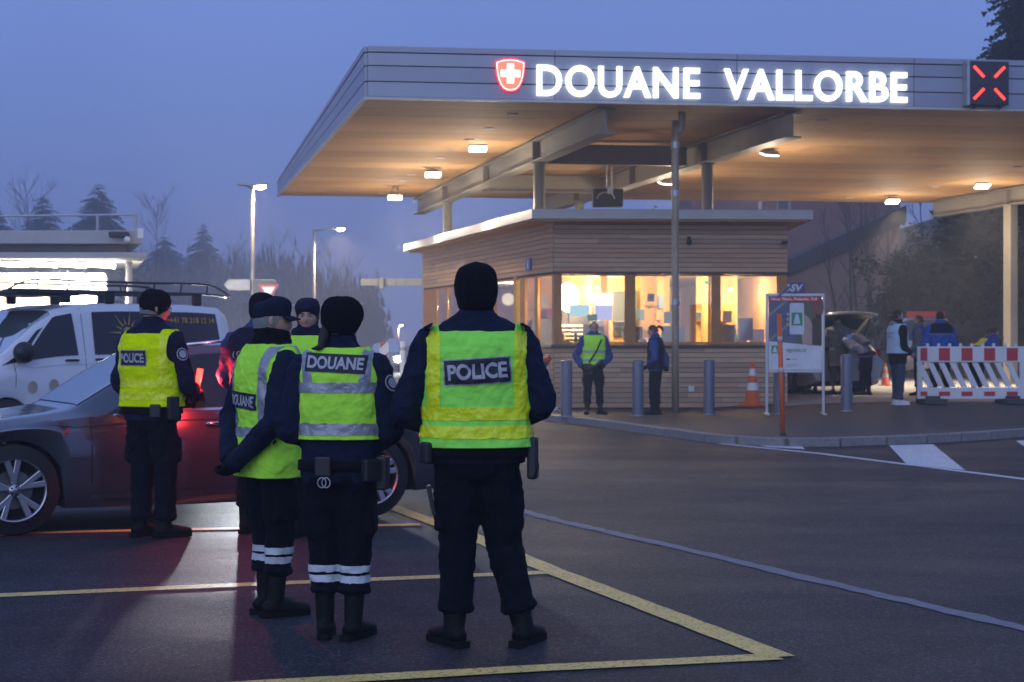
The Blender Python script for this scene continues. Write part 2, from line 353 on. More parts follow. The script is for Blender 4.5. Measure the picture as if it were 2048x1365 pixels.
# soffit boards run along the front
nb = 17; bw = SLN / nb
for i in range(nb):
    cuts = [0, 7.2 + (i % 3) * 1.7, 15.5 + (i % 2) * 2.0, FL]
    for k, (u0, u1) in enumerate(zip(cuts, cuts[1:])):
        d0, d1 = i * bw + .006, (i + 1) * bw - .006
        zz = SZ + random.uniform(0, .004); u0 = u0 + .005; u1 = u1 - .005
        q = [cp(u0, d0, zz), cp(u1, d0, zz), cp(u1, d1, zz), cp(u0, d1, zz)]
        mk(MB().add(q + [v + Vector((0, 0, .022)) for v in q], [(3, 2, 1, 0), (4, 5, 6, 7), (0, 1, 5, 4), (1, 2, 6, 5), (2, 3, 7, 6), (3, 0, 4, 7)]), 'soffit_board', SOFF[(i * 2 + k) % 3], canopy)
# small vent slots in the soffit
for px in ((1025, 228), (976, 256), (938, 279), (905, 298), (880, 315), (848, 334), (823, 349), (805, 360), (765, 386), (1645, 240), (1700, 396), (1870, 373), (2035, 333), (1750, 377)):
    Y = F * (SZ - H0) / (Y0 - px[1]); X = (px[0] - 1024) * Y / F
    mk(MB().box((X, Y, SZ - .012), (.22, .09, .02), math.atan2(FD.y, FD.x)), 'vent_slot', WHITE, canopy)
# steel beams under the soffit
BB = 5.30; BDIR = Vector((-.23, 1, 0)).normalized()
def beam(x, y, L, parent, web=.03, fl=.34):
    a = Vector((x, y, 0)); n = Vector((BDIR.y, -BDIR.x, 0)); b = a + BDIR * L
    def bar(w, z0, z1):
        vs = [a - n * w, b - n * w, b + n * w, a + n * w]; return [v + Vector((0, 0, z0)) for v in vs] + [v + Vector((0, 0, z1)) for v in vs]
    mb = MB(); FA = [(3, 2, 1, 0), (4, 5, 6, 7), (0, 1, 5, 4), (1, 2, 6, 5), (2, 3, 7, 6), (3, 0, 4, 7)]
    mb.add(bar(web / 2, BB + .028, SZ - .06), FA); mb.add(bar(fl / 2, BB, BB + .028), FA); mb.add(bar(fl / 2, SZ - .06, SZ - .032), FA)
    o = mk(mb, 'steel_beam', STEEL, parent)
    return a, b, n
b1 = beam(1.735, 31.2, 20.3, canopy); b2 = beam(5.25, 31.8, 19.8, canopy); b3 = beam(17.6, 31.5, 21.0, canopy)
for b, ds in ((b1, (5.15, 10.2, 15.6)), (b2, (4.75, 10, 15.2)), (b3, (16.4,))):
    for d in ds:                                       # web stiffeners over the columns
        c = b[0] + BDIR * d; mk(MB().box((c.x, c.y, (BB + SZ) / 2 - .015), (.30, .022, SZ - BB - .10), math.atan2(b[2].y, b[2].x)), 'web_stiffener', STEEL, canopy)
for b, d, zb in ((b1, 5.15, 4.0), (b1, 15.6, 0.12), (b2, 4.75, .14), (b2, 15.2, .3)):
    c = b[0] + BDIR * d
    mk(MB().lathe([(.125, zb), (.125, BB - .03), (.17, BB - .03), (.17, BB - .003)], 24, (c.x, c.y, 0)), 'round_column', COLUMN, canopy, smooth=False)
c = b3[0] + BDIR * 16.4
mk(MB().box((c.x, c.y, BB / 2 + .15), (.30, .26, BB - .30), math.atan2(b3[2].y, b3[2].x) + .35), 'square_column', M('pale_column', (.34, .32, .28), .6, 0, .08), canopy, bevel=.01)
# cross beams between the two main beams
for d in (5.6, 12.5):
    a = b1[0] + BDIR * d; b = b2[0] + BDIR * (d - .1); mid = (a + b) / 2; L = (b - a).length - .4
    mk(MB().box((mid.x, mid.y, 5.55), (L, .02, .40), math.atan2(b.y - a.y, b.x - a.x)), 'cross_beam', STEEL, canopy)
    mk(MB().box((mid.x, mid.y, 5.33), (L, .16, .025), math.atan2(b.y - a.y, b.x - a.x)), 'cross_beam', STEEL, canopy)
# ---------------------------------------------------------------- illuminated lettering
SIGN = ME('sign_white', (.88, .95, 1.0), 1.8)
def fp(x, y, off):                                     # point on the fascia plane behind an image spot
    k = (x - 1024) / F; Y = (C0.y - C0.x * FD.y / FD.x) / (1 - k * FD.y / FD.x); P = Vector((k * Y, Y, H0 - (y - Y0) * Y / F))
    return P + Vector((FD.y, -FD.x, 0)) * off
sA = fp(1072, 157, .10); sB = fp(1810, 172, .10); sw = (sB - sA).length
sign = empty('illuminated_sign', sA, 0, 'glowing white capital lettering across the grey canopy fascia', 'sign')
V, Fc = text_mesh('DOUANE  VALLORBE', 1, .019, .09, 'LEFT', 1.08)
xs = [v[0] for v in V]; ys = [v[1] for v in V]; kx = sw / (max(xs) - min(xs)); cap = (fp(1100, 186, .1) - fp(1100, 123, .1)).length
ky = cap / (max(ys) - min(ys)); ym = (max(ys) + min(ys)) / 2
nf = Vector((FD.y, -FD.x, 0))
for vs_, fs_ in islands(V, Fc):
    pts = [FD * ((v[0] - min(xs)) * kx) + Vector((0, 0, (v[1] - ym) * ky)) + nf * (v[2] * .45) for v in vs_]
    MB().add(pts, fs_).build('letter', SIGN, sign)
sign.location = sA + Vector((0, 0, -.05)); 
drop = (fp(1810, 172, .1).z - fp(1072, 157, .1).z)
# shield emblem
em = fp(1019, 152, .09); emb = empty('shield_emblem', em, 0, 'glowing red shield with white cross left of the sign lettering', 'emblem')
def shield(s):
    P = [(-.5, .44), (-.25, .52), (0, .545), (.25, .52), (.5, .44)]
    for i in range(1, 12):
        t = i / 11; a = t * math.pi / 2; P.append((.5 * math.cos(a) ** .75 if t < 1 else 0, .44 - 1.0 * (math.sin(a) * .98 + .02 * t)))
    P += [(-x, y) for x, y in P[-2:4:-1]]
    return [(x * s, y * s) for x, y in P]
es = .50
MB().plate(shield(es * 1.08), .05, -nf * .02, FD, (0, 0, 1)).build('shield_rim', ME('rim_red', (1, .02, .05), 1.6), emb)
MB().plate(shield(es * 1.0), .05, -nf * .012, FD, (0, 0, 1)).build('shield_edge', ME('rim_white', (1, .85, .85), 2.0), emb)
MB().plate(shield(es * .93), .05, -nf * .004, FD, (0, 0, 1)).build('shield_field', ME('field_red', (1, .22, .12), 1.25), emb)
a_, b_ = .055 * 1.15, .175
MB().plate([(-a_, -b_), (a_, -b_), (a_, -a_), (b_, -a_), (b_, a_), (a_, a_), (a_, b_), (-a_, b_), (-a_, a_), (-b_, a_), (-b_, -a_), (-a_, -a_)], .05, Vector((0, 0, .02)) + nf * .006, FD, (0, 0, 1)).build('cross', SIGN, emb)
# lane signal: red cross
lx = fp(1966, 171, .02); lane = empty('lane_signal', lx, math.atan2(FD.y, FD.x), 'black square lane signal box showing a red lit cross', 'signal')
MB().box((0, -.14, 0), (.76, .26, .80)).build('housing', M('signal_housing', (.03, .03, .045), .5), lane, bevel=.012)
RX = ME('signal_red', (1, .03, .02), 5)
for sx_ in (-1, 1):
    for sz_ in (-1, 1):
        MB().box((sx_ * .20, -.272, sz_ * .204), (.27, .012, .045), ry=-sx_ * sz_ * R(45)).build('light_bar', RX, lane)
MB().box((-.40, -.10, 0), (.05, .34, .82)).build('side_hood', GALV, lane)
for x in (-.25, .25): MB().box((x, -.14, -.43), (.04, .05, .06)).build('mount_foot', BLACK, lane)
# ---------------------------------------------------------------- floodlights under the canopy
FLD = ME('flood_lens', (1, .93, .80), 22)
def flood(px, py, Y, label, tilt, yaw, power, grp='floodlights under the canopy', sz=.85, lens=None, up=0.):
    p = at(px, py, Y); f = empty('floodlight', p, yaw, label, 'floodlight', grp)
    drop_ = SZ - .035 - p.z
    MB().box((0, 0, drop_ - .015), (.24 * sz, .16 * sz, .03)).build('ceiling_plate', GALV, f)
    for s_ in (-.08, .08): MB().tube([(s_ * sz, .0, drop_ - .03), (s_ * 1.6 * sz, 0, .10)], .018 * sz, 8).build('bracket', GALV, f, smooth=True)
    h = MB().add([(-.19, -.11, .10), (.19, -.11, .10), (.19, .11, .10), (-.19, .11, .10), (-.24, -.15, 0), (.24, -.15, 0), (.24, .15, 0), (-.24, .15, 0)], [(0, 1, 2, 3), (0, 4, 5, 1), (1, 5, 6, 2), (2, 6, 7, 3), (3, 7, 4, 0), (7, 6, 5, 4)]).build('housing', M('flood_housing', (.5, .48, .46), .4, .3), f, bevel=.012)
    l = MB().box((0, 0, -.022), (.44, .27, .03)).build('lens', lens or FLD, h, bevel=.01)
    h.rotation_euler = (tilt, 0, 0); h.scale = (sz,) * 3
    if power:
        m = Matrix.Rotation(yaw, 3, 'Z') @ Matrix.Rotation(tilt, 3, 'X'); d = m @ Vector((0, 0, -1))
        lamp('flood_lamp', 'SPOT', p + d * .10, power, (1, .86, .66), None, .18, 100, .7, p + d * 3).parent = None
        lamp('soffit_fill', 'POINT', p + Vector((0, 0, -1.3)), min(power, 850) * .19, (1, .80, .58), None, .15)  # added fill light hung below the fixture to brighten the soffit
    return f
flood(956, 297, 37.2, 'nearest floodlight hanging left of the steel beam under canopy', R(-22), R(8), 850)
flood(866, 349, 42.0, 'middle of three floodlights hanging left of the steel beam', R(-22), R(8), 850)
flood(790, 395, 47.0, 'farthest of three floodlights at the back left canopy edge', R(-22), R(8), 850)
LSIDE = ME('flood_lens_side', (1, .92, .82), 9)
flood(1539, 308, 38.0, 'tilted floodlight seen edge on below the right steel beam', R(18), R(25), 1300, lens=LSIDE)
flood(1333, 366, 43.0, 'tilted floodlight beside the downpipe above the booth roof', R(18), R(25), 1300, lens=LSIDE)
flood(1785, 403, 50.0, 'floodlight above the open tailgate at the back of the canopy', R(-22), R(5), 2100)
flood(1965, 372, 46.0, 'bright floodlight left of the pale square column', R(-22), R(5), 2100)
# hanging unit above the booth roof
un = empty('ventilation_unit', at(1215, 402, 39.5), 0, 'black boxed ventilation unit hanging on rods above booth roof', 'ventilation unit')
MB().box((0, 0, .06), (.70, .42, .40)).build('casing', BLACK, un, bevel=.01)
MB().tube([(.2 * math.cos(a) - .05, -.225, .02 + .16 * math.sin(a)) for a in np.linspace(0, math.pi, 12)], .016, 6).build('fan_ring', GALV, un, smooth=True)
for x in (-.02, .10): MB().tube([(x, 0, .26), (x, 0, 1.15)], .02, 8).build('hanger_rod', GALV, un)
MB().box((.05, -.24, .22), (.13, .06, .16)).build('junction_box', GALV, un)
# downpipe in front of the booth
dp = empty('downpipe', (3.05, 31.75, .15), 0, 'stained pale downpipe running from the canopy past the booth window', 'pipe')
PIPE = M('stained_pipe', (.36, .28, .19), .4, 0., .3, 4, .2, 20, aniso=(3, 3, .6))
MB().tube([(0, 0, 0), (0, 0, 5.05), (.02, 0, 5.18), (.10, 0, 5.30), (.12, 0, 5.44), (.12, 0, 5.62)], .068, 16, smooth=3).build('pipe', PIPE, dp, smooth=True)
for z in (2.07, 4.10, 5.0): MB().lathe([(.069, -.06), (.082, -.055), (.082, .055), (.069, .06)], 20, (0, 0, z)).build('pipe_clamp', GALV, dp)
# ---------------------------------------------------------------- booth
BF = Vector((.853, 34.5, 0)); BX = Vector((4.78, .25, 0)).normalized(); BW = 4.78; BS = Vector((-.30, 1, 0)).normalized(); BL = 11.2
booth = empty('customs_booth', (.853, 34.5, .12), 0, 'timber clad customs booth with lit windows under the canopy', 'booth')
def bk(mb, name, mat, parent=None, **k):
    o = mb.build(name, mat, None, **k); par = parent or booth
    for v in o.data.vertices: v.co -= booth.location
    o.parent = par; return o
def wallp(side, u, z): return (BF + BX * u if side == 'f' else BF + BS * u) + Vector((0, 0, z))
def wpl(side, u0, u1, z0, z1, th, off, mat, name, parent=None, **k):
    """flat piece on the front or the left wall, standing off by off and th thick"""
    ux = BX if side == 'f' else -BS
    n = ux.cross(Vector((0, 0, 1))); a = wallp(side, u0 if side == 'f' else u1, z0) + n * off
    return bk(MB().plate([(0, 0), (u1 - u0, 0), (u1 - u0, z1 - z0), (0, z1 - z0)], th, a, ux, (0, 0, 1)), name, mat, parent, **k)
def planks(side, U, z0, z1, n, seed):
    rr = random.Random(seed); hgt = (z1 - z0) / n
    for i in range(n):
        cuts = sorted([0, U] + [rr.uniform(.8, U - .8) for _ in range(1 if side == 'f' else 2)])
        for a, b in zip(cuts, cuts[1:]):
            wpl(side, a + .002, b - .002, z0 + i * hgt + .006, z0 + (i + 1) * hgt - .006, .024 + rr.uniform(-.003, .004), .0, rr.choice(WOOD), 'plank')
planks('f', BW, 2.90, 3.96, 11, 1); planks('f', BW, .14, 1.36, 12, 2); planks('s', BL, 2.90, 3.90, 10, 3); planks('s', BL, .14, 1.36, 11, 4)
BACKING = M('wall_backing', (.05, .035, .025), .9)
for side, U in (('f', BW), ('s', BL)):
    wpl(side, .03, U - .03, 2.86, 3.92, .06, -.064, BACKING, 'wall_core'); wpl(side, .03, U - .03, .13, 1.38, .06, -.064, BACKING, 'wall_core')
wpl('f', -.04, BW + .04, 2.855, 2.90, .07, -.02, M('drip_dark', (.09, .07, .06), .6), 'head_flashing'); wpl('f', -.06, BW + .06, 1.37, 1.425, .11, -.02, M('sill_dark', (.10, .085, .08), .5), 'window_sill')
wpl('s', 0, 1.15, 1.37, 1.425, .12, -.03, M('sill_pale', (.45, .40, .34), .5), 'window_sill')
# front windows: three openings with timber posts between
posts = [(0, .16), (1.44, 1.66), (3.21, 3.41), (4.56, BW)]
for a, b in posts: wpl('f', a, b, 1.425, 2.855, .06, -.05, OAK, 'window_post')
for (a0, a), (b, b0) in zip(posts, posts[1:]):
    w_ = wpl('f', a, b, 1.43, 1.475, .05, -.045, OAK, 'window_frame'); wpl('f', a, b, 2.815, 2.853, .05, -.045, OAK, 'window_frame')
    wpl('f', a + .002, b - .002, 1.476, 2.814, .008, -.03, GLASS, 'window_pane')
# left wall: corner window, door recess, two panes, far window
sp = [(0, .12), (1.08, 1.30), (2.0, 2.35), (4.35, 4.55), (5.6, 6.0), (8.6, 8.8), (9.7, 11.2)]
for a, b in sp: wpl('s', a, b, 1.425 if a < 1 else .14, 2.86, .05, -.045, OAK, 'window_post')
for (a0, a), (b, b0) in zip(sp, sp[1:]):
    wpl('s', a, b, 2.82, 2.858, .05, -.045, OAK, 'window_frame')
    wpl('s', a + .002, b - .002, 1.44, 2.818, .008, -.03, GLASS, 'window_pane')
    if a > 1: wpl('s', a, b, 1.38, 1.438, .05, -.045, OAK, 'window_frame')
# roof slab
rf = [Vector((.40, 33.85, 0)), Vector((6.05, 34.15, 0)), Vector((6.4, 46.5, 0)), Vector((-2.95, 46.2, 0))]
bk(MB().prism([(v.x, v.y) for v in rf], .20, 3.93), 'roof_slab', ALU, bevel=.01)
bk(MB().prism([(v.x * .97 + .06, v.y * .995 + .2) for v in rf], .03, 3.895), 'roof_soffit', OAK)
# shell: back, right wall, floor, ceiling, and the lit room
INW = M('room_wall', (.68, .46, .15), .7, 0, .06); FLR = M('room_floor', (.25, .18, .10), .6)
fr = BF + BX * BW; bl = BF + BS * BL; br = Vector((4.6, 45.2, 0))
bk(MB().prism([(fr.x - .02, fr.y + .02), (fr.x - .14, fr.y + .02), (br.x - .1, br.y), (br.x, br.y)], 3.8, .13), 'side_wall', WOOD[2])
bk(MB().prism([(bl.x, bl.y), (bl.x, bl.y - .12), (br.x, br.y - .12), (br.x, br.y)], 3.8, .13), 'rear_wall', WOOD[0])
inner = [(BF.x + .1, BF.y + .12), (fr.x - .18, fr.y + .12), (br.x - .2, br.y - .2), (bl.x + .2, bl.y - .2)]
bk(MB().prism(inner, .04, .20), 'room_floor', FLR); bk(MB().prism(inner, .05, 2.90), 'room_ceiling', M('room_ceiling', (.7, .62, .48), .7))
def inbox(u, d, z, sz, mat, name, rz=0., bev=.005, parent=None):
    c = BF + BX * u + BS * d + Vector((0, 0, z)); return bk(MB().box(c, sz, math.atan2(BX.y, BX.x) + rz), name, mat, parent, bevel=bev)
inbox(.78, 2.6, 1.55, (1.7, .08, 2.7), INW, 'partition'); inbox(2.62, 3.2, 1.55, (1.9, .08, 2.7), INW, 'partition'); inbox(4.3, 2.4, 1.55, (.9, .08, 2.7), M('ply_panel', (.66, .45, .20), .6, 0, .1, 3), 'partition')
inbox(3.72, 1.5, 1.55, (.10, .9, 2.7), M('ply_panel', (.66, .45, .20)), 'partition'); inbox(3.05, 2.4, 1.55, (.16, .3, 2.7), OAK, 'inner_post'); inbox(1.62, 1.8, 1.55, (.14, .14, 2.7), OAK, 'inner_post')
inbox(2.55, 3.12, 2.1, (.55, .04, 1.0), M('door_glass', (.10, .13, .13), .3), 'inner_door_pane'); inbox(1.95, 3.12, 1.95, (.45, .04, 1.2), M('door_glass', (.10, .13, .13)), 'inner_door_pane'); inbox(4.12, 2.32, 2.0, (.32, .04, 1.3), M('grey_cabinet', (.25, .23, .20), .6), 'cabinet_front')
inbox(.75, .95, 1.40, (1.35, .6, .05), M('counter_top', (.70, .52, .28), .5), 'counter'); inbox(2.5, .9, 1.38, (1.4, .5, .05), M('counter_top', (.7, .52, .28)), 'counter'); inbox(4.1, .8, 1.38, (.9, .5, .05), M('counter_top', (.7, .52, .28)), 'counter')
PAPER = M('paper', (.78, .76, .70), .6, 0, .05); GREEN = M('green_card', (.03, .35, .18), .6); TEAL = M('teal_poster', (.05, .30, .34), .6)
sh = inbox(.70, 1.25, 1.64, (.55, .28, .42), M('shelf_dark', (.06, .05, .05), .6), 'paper_tray')
for k in range(5): inbox(.70, 1.10, 1.47 + k * .085, (.50, .05, .045), PAPER, 'paper_stack')
inbox(.36, 1.0, 1.62, (.22, .04, .32), GREEN, 'leaflet'); inbox(.27, .7, 1.88, (.22, .05, .06), M('dark_blue_card', (.03, .06, .16), .5), 'card_reader'); inbox(.27, .72, 1.65, (.025, .025, .44), BLACK, 'card_reader_post')
inbox(1.18, 1.1, 1.70, (.42, .06, .30), BLACK, 'monitor'); inbox(1.20, .85, 1.86, (.20, .02, .13), PAPER, 'notice'); inbox(1.25, .7, 1.52, (.26, .05, .10), PAPER, 'printer')
inbox(1.00, 2.2, 1.75, (.5, .3, .8), M('grey_cabinet', (.25, .23, .20)), 'cabinet'); inbox(.5, 2.3, 1.7, (.55, .3, .55), M('olive_cabinet', (.22, .24, .14), .6), 'cabinet')
inbox(.72, .62, 2.13, (.42, .02, .24), ME('screen_cyan', (.45, .80, .85), .8), 'backlit_poster'); inbox(1.22, .62, 2.10, (.36, .02, .34), ME('screen_violet', (.55, .58, .95), .8), 'backlit_poster'); inbox(.98, .60, 1.98, (.2, .02, .14), GREEN, 'backlit_poster')
inbox(1.24, .61, 2.36, (.34, .02, .26), ME('screen_white', (1, .92, .78), 1.6), 'backlit_poster')
inbox(1.80, .5, 1.56, (.20, .02, .24), M('blue_card', (.12, .16, .32), .6), 'leaflet'); inbox(2.47, .35, 1.98, (.20, .012, .24), PAPER, 'notice'); inbox(2.55, .30, 1.62, (.48, .012, .36), M('grey_notice', (.38, .37, .34), .6), 'notice')
inbox(3.62, .28, 1.66, (.42, .012, .34), M('grey_notice', (.38, .37, .34)), 'notice'); inbox(4.05, .30, 1.74, (.30, .012, .46), M('grey_notice', (.38, .37, .34)), 'notice'); inbox(3.75, .5, 2.0, (.19, .012, .24), PAPER, 'notice'); inbox(4.38, .6, 1.60, (.30, .3, .28), PAPER, 'printer')
inbox(3.48, .9, 2.72, (.10, .03, .08), ME('exit_green', (.25, .8, .3), .6), 'exit_sign')
WARM = (1, .66, .30)
for u, d, z, r, pw in ((.72, 1.35, 2.42, .24, 200), (1.86, 2.9, 2.68, .05, 190), (4.40, 1.9, 2.60, .05, 150)):
    c = BF + BX * u + BS * d + Vector((0, 0, z)); bk(MB().ball(c, (r, r, r * (1.3 if u < 1 else .8)), 20, 12), 'globe_lamp', ME('globe_%d' % int(u * 10), (1, .80, .50), 14 if u < 1 else 6), smooth=True)
    lamp('room_lamp', 'POINT', c - Vector((0, .45, .12)), pw, WARM, None, .15)
lamp('room_lamp', 'POINT', BF + BX * 2.9 + BS * 1.3 + Vector((0, 0, 2.5)), 150, WARM, None, .15)
lamp('room_lamp', 'POINT', BF + BX * .9 + BS * 6.5 + Vector((0, 0, 2.5)), 380, (1, .85, .62), None, .15)
rq = random.Random(21); CL = [M('clutter_%d' % k, c, .6, 0, .1) for k, c in enumerate(((.05, .05, .06), (.55, .52, .46), (.30, .07, .05), (.06, .13, .25), (.10, .22, .12), (.35, .22, .08), (.16, .15, .14)))]
for k in range(46):                                  # binders, cups, boxes and paper on counters and shelves
    u = rq.choice((rq.uniform(.3, 1.3), rq.uniform(1.8, 3.0), rq.uniform(3.6, 4.4))); hgt = rq.uniform(.08, .30); base_ = 1.42 if k < 30 else rq.choice((1.95, 2.2))
    inbox(u, rq.uniform(.7, 1.1) if k < 30 else rq.uniform(2.1, 2.3), base_ + hgt / 2, (rq.uniform(.03, .16), rq.uniform(.05, .2), hgt), rq.choice(CL), 'desk_item', rq.uniform(-.4, .4), .004)
for u, d, z, w_ in ((.75, 2.35, 1.93, 1.3), (.75, 2.35, 2.18, 1.3), (2.45, 2.95, 1.93, .5), (4.1, 2.2, 1.93, .7)): inbox(u, d, z, (w_, .26, .03), CL[5], 'wall_shelf')
inbox(1.95, .95, 1.66, (.40, .05, .27), BLACK, 'monitor'); inbox(3.95, .95, 1.62, (.34, .05, .25), BLACK, 'monitor'); inbox(.95, 1.35, 1.75, (.44, .36, .62), CL[0], 'office_chair')
# window sticker lettering
st = empty('vignette_sticker', BF + BX * 1.98 + Vector((0, -.005, 2.28)), 0, 'white sticker with square pictogram and small word on booth window', 'sticker')
MB().box((0, 0, .10), (.15, .004, .16)).build('pictogram', PAPER, st, bevel=.02); MB().box((0, -.004, .10), (.07, .004, .09)).build('symbol', M('ply_panel', (.66, .45, .20)), st)
flat_text('Vignette', .11, (0, -.003, -.08), (1, 0, 0), (0, 0, 1), PAPER, 'lettering', st, .002, fit=.27)
# things fixed to the booth
wp = wallp('s', 2.2, 3.33) + Vector((-.05, -.02, 0)); ns = (-BS).cross(Vector((0, 0, 1)))
inf = empty('information_sign', wallp('s', 1.6, 3.12) + ns * .03, 0, 'small blue information sign with white letter i on booth side', 'sign')
MB().plate([(-.16, -.13), (.16, -.13), (.16, .13), (-.16, .13)], .03, (0, 0, 0), -BS, (0, 0, 1)).build('board', M('info_blue', (.02, .12, .42), .4), inf)
flat_text('i', .26, ns * .034, -BS, (0, 0, 1), WHITE, 'lettering', inf, .012)
wl = empty('wall_lamp', wallp('s', 6.9, 3.38) + ns * .03, 0, 'small white wall lamp casting warm light down booth side', 'lamp')
MB().ball((0, 0, 0), (.07, .07, .06)).build('cap', WHITE, wl, smooth=True); MB().tube([(0, 0, -.01), Vector((0, 0, -.10)) + ns * .06], .045, 10).build('shade', WHITE, wl, smooth=True)
lamp('wall_lamp_light', 'SPOT', wl.location + ns * .12 + Vector((0, 0, -.1)), 55, (1, .62, .28), None, .04, 120, .3, wl.location + ns * .02 + Vector((0, -.25, -1.3)))
cm = empty('security_camera', wallp('f', 2.75, 3.52) + Vector((0, -.03, 0)), 0, 'small black dome security camera on the booth front planks', 'camera')
MB().box((0, -.03, .05), (.07, .07, .10)).build('bracket', BLACK, cm); MB().ball((0, -.08, -.02), (.055, .055, .06)).build('dome', BLACK, cm, smooth=True)
cm2 = empty('security_camera', wallp('f', 4.70, 3.50) + Vector((0, -.03, 0)), 0, 'tiny dark camera at the right end of booth planks', 'camera')
MB().tube([(0, 0, 0), (0, -.10, 0)], .02, 8).build('bracket', BLACK, cm2); MB().box((.0, -.14, 0), (.12, .09, .07)).build('body', BLACK, cm2, bevel=.01)
sk = empty('wall_socket', wallp('f', 2.80, .52) + Vector((0, -.03, 0)), 0, 'pale square wall socket low on the booth front', 'socket')
MB().box((0, -.02, 0), (.12, .04, .12)).build('box', WHITE, sk, bevel=.008); MB().box((0, -.042, .01), (.08, .01, .07)).build('cover', M('paper', (.7, .7, .7)), sk)
# ---------------------------------------------------------------- people
NAVY = M('navy_cloth', (.009, .014, .036), .85, 0, .25, 25, .35, 220, spec=.15); NAVY2 = M('navy_trousers', (.0035, .0045, .010), .9, 0, .25, 22, .35, 200, spec=.15)
BLUEJ = M('blue_jacket', (.015, .075, .36), .7, 0, .15, 12, .2, 150); BLACKC = M('black_cloth', (.006, .006, .008), .9, 0, .2, 25, .4, 220, spec=.15); KNIT = M('black_knit', (.008, .0085, .013), .95, 0, .2, 60, .9, 260, aniso=(1, 1, .25), spec=.1)
GREYC = M('grey_coat', (.11, .11, .10), .9, 0, .2, 30, .3, 200); JEANS = M('jeans', (.03, .045, .075), .85, 0, .2, 30, .3, 200)
SKIN = M('skin', (.52, .30, .22), .5, 0, .08, 20, .1, 120); HAIRD = M('dark_hair', (.02, .012, .008), .6, 0, .2, 40, .6, 90); HAIRB = M('brown_hair', (.10, .05, .022), .55, 0, .25, 50, .6, 90); HAIRG = M('grey_hair', (.26, .25, .23), .6, 0, .2, 60, .8, 120)
BOOT = M('black_leather', (.005, .005, .005), .6, 0, .2, 30, .3, 120, spec=.2); SOLE = M('sole_rubber', (.006, .006, .006), .8, 0, .15, spec=.15)
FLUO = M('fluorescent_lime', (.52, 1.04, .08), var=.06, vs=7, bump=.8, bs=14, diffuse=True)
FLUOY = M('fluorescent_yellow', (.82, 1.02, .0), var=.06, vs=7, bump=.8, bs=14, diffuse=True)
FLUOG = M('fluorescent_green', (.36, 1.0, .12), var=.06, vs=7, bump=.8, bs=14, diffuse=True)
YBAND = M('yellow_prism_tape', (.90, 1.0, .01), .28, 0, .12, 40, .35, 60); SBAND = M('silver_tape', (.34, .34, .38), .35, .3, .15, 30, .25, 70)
LBAND = M('leg_tape', (.62, .64, .68), .5, 0, .08); LABEL = M('label_navy', (.012, .014, .03), .6, 0, .1); LTXT = M('label_letters', (.46, .45, .50), .5, 0, .1, 40)
PALEB = M('pale_blue_vest', (.40, .55, .68), .8, 0, .06); SHOEW = M('white_trainer', (.7, .68, .68), .5, 0, .05); PATCH = M('sleeve_patch', (.40, .40, .46), .6, 0, .1)
LIPS = M('lips', (.40, .12, .10), .5, 0, 0); EYEW = M('eye_white', (.30, .28, .27), .3, 0, 0); EYED = M('eye_dark', (.03, .02, .015), .2, 0, 0)
def remesh(o, vox, smooth=4, wr=0., ws=.09, seed=0):
    m = o.modifiers.new('skin', 'REMESH'); m.mode = 'VOXEL'; m.voxel_size = vox; m.use_smooth_shade = True
    if smooth: s = o.modifiers.new('soften', 'SMOOTH'); s.iterations = smooth; s.factor = .5
    if wr:
        key = 'folds_%.3f' % ws
        t = bpy.data.textures.get(key) or bpy.data.textures.new(key, 'CLOUDS'); t.noise_scale = ws; t.noise_depth = 2
        d = o.modifiers.new('folds', 'DISPLACE'); d.texture = t; d.strength = wr; d.mid_level = .5; d.texture_coords = 'GLOBAL'
        t2 = bpy.data.textures.get('creases') or bpy.data.textures.new('creases', 'CLOUDS'); t2.noise_scale = .034; t2.noise_depth = 1
        d2 = o.modifiers.new('creases', 'DISPLACE'); d2.texture = t2; d2.strength = wr * .42; d2.mid_level = .5; d2.texture_coords = 'GLOBAL'
    return o
TORSO = np.array([  # z, half width, back depth, front depth (jacket, figure 1.80 m tall)
    (.80, .205, .135, .135), (.90, .215, .145, .145), (1.00, .212, .140, .142), (1.10, .208, .135, .140), (1.20, .214, .140, .142), (1.30, .222, .146, .142), (1.40, .226, .146, .138),
    (1.47, .215, .130, .120), (1.515, .190, .112, .102), (1.545, .150, .098, .092), (1.57, .108, .088, .084), (1.59, .088, .08, .078), (1.64, .075, .073, .072)])
def torso_at(z, bulk=1.):
    a, bb, bf = (np.interp(z, TORSO[:, 0], TORSO[:, i]) for i in (1, 2, 3)); return a * bulk, bb * bulk, bf * bulk
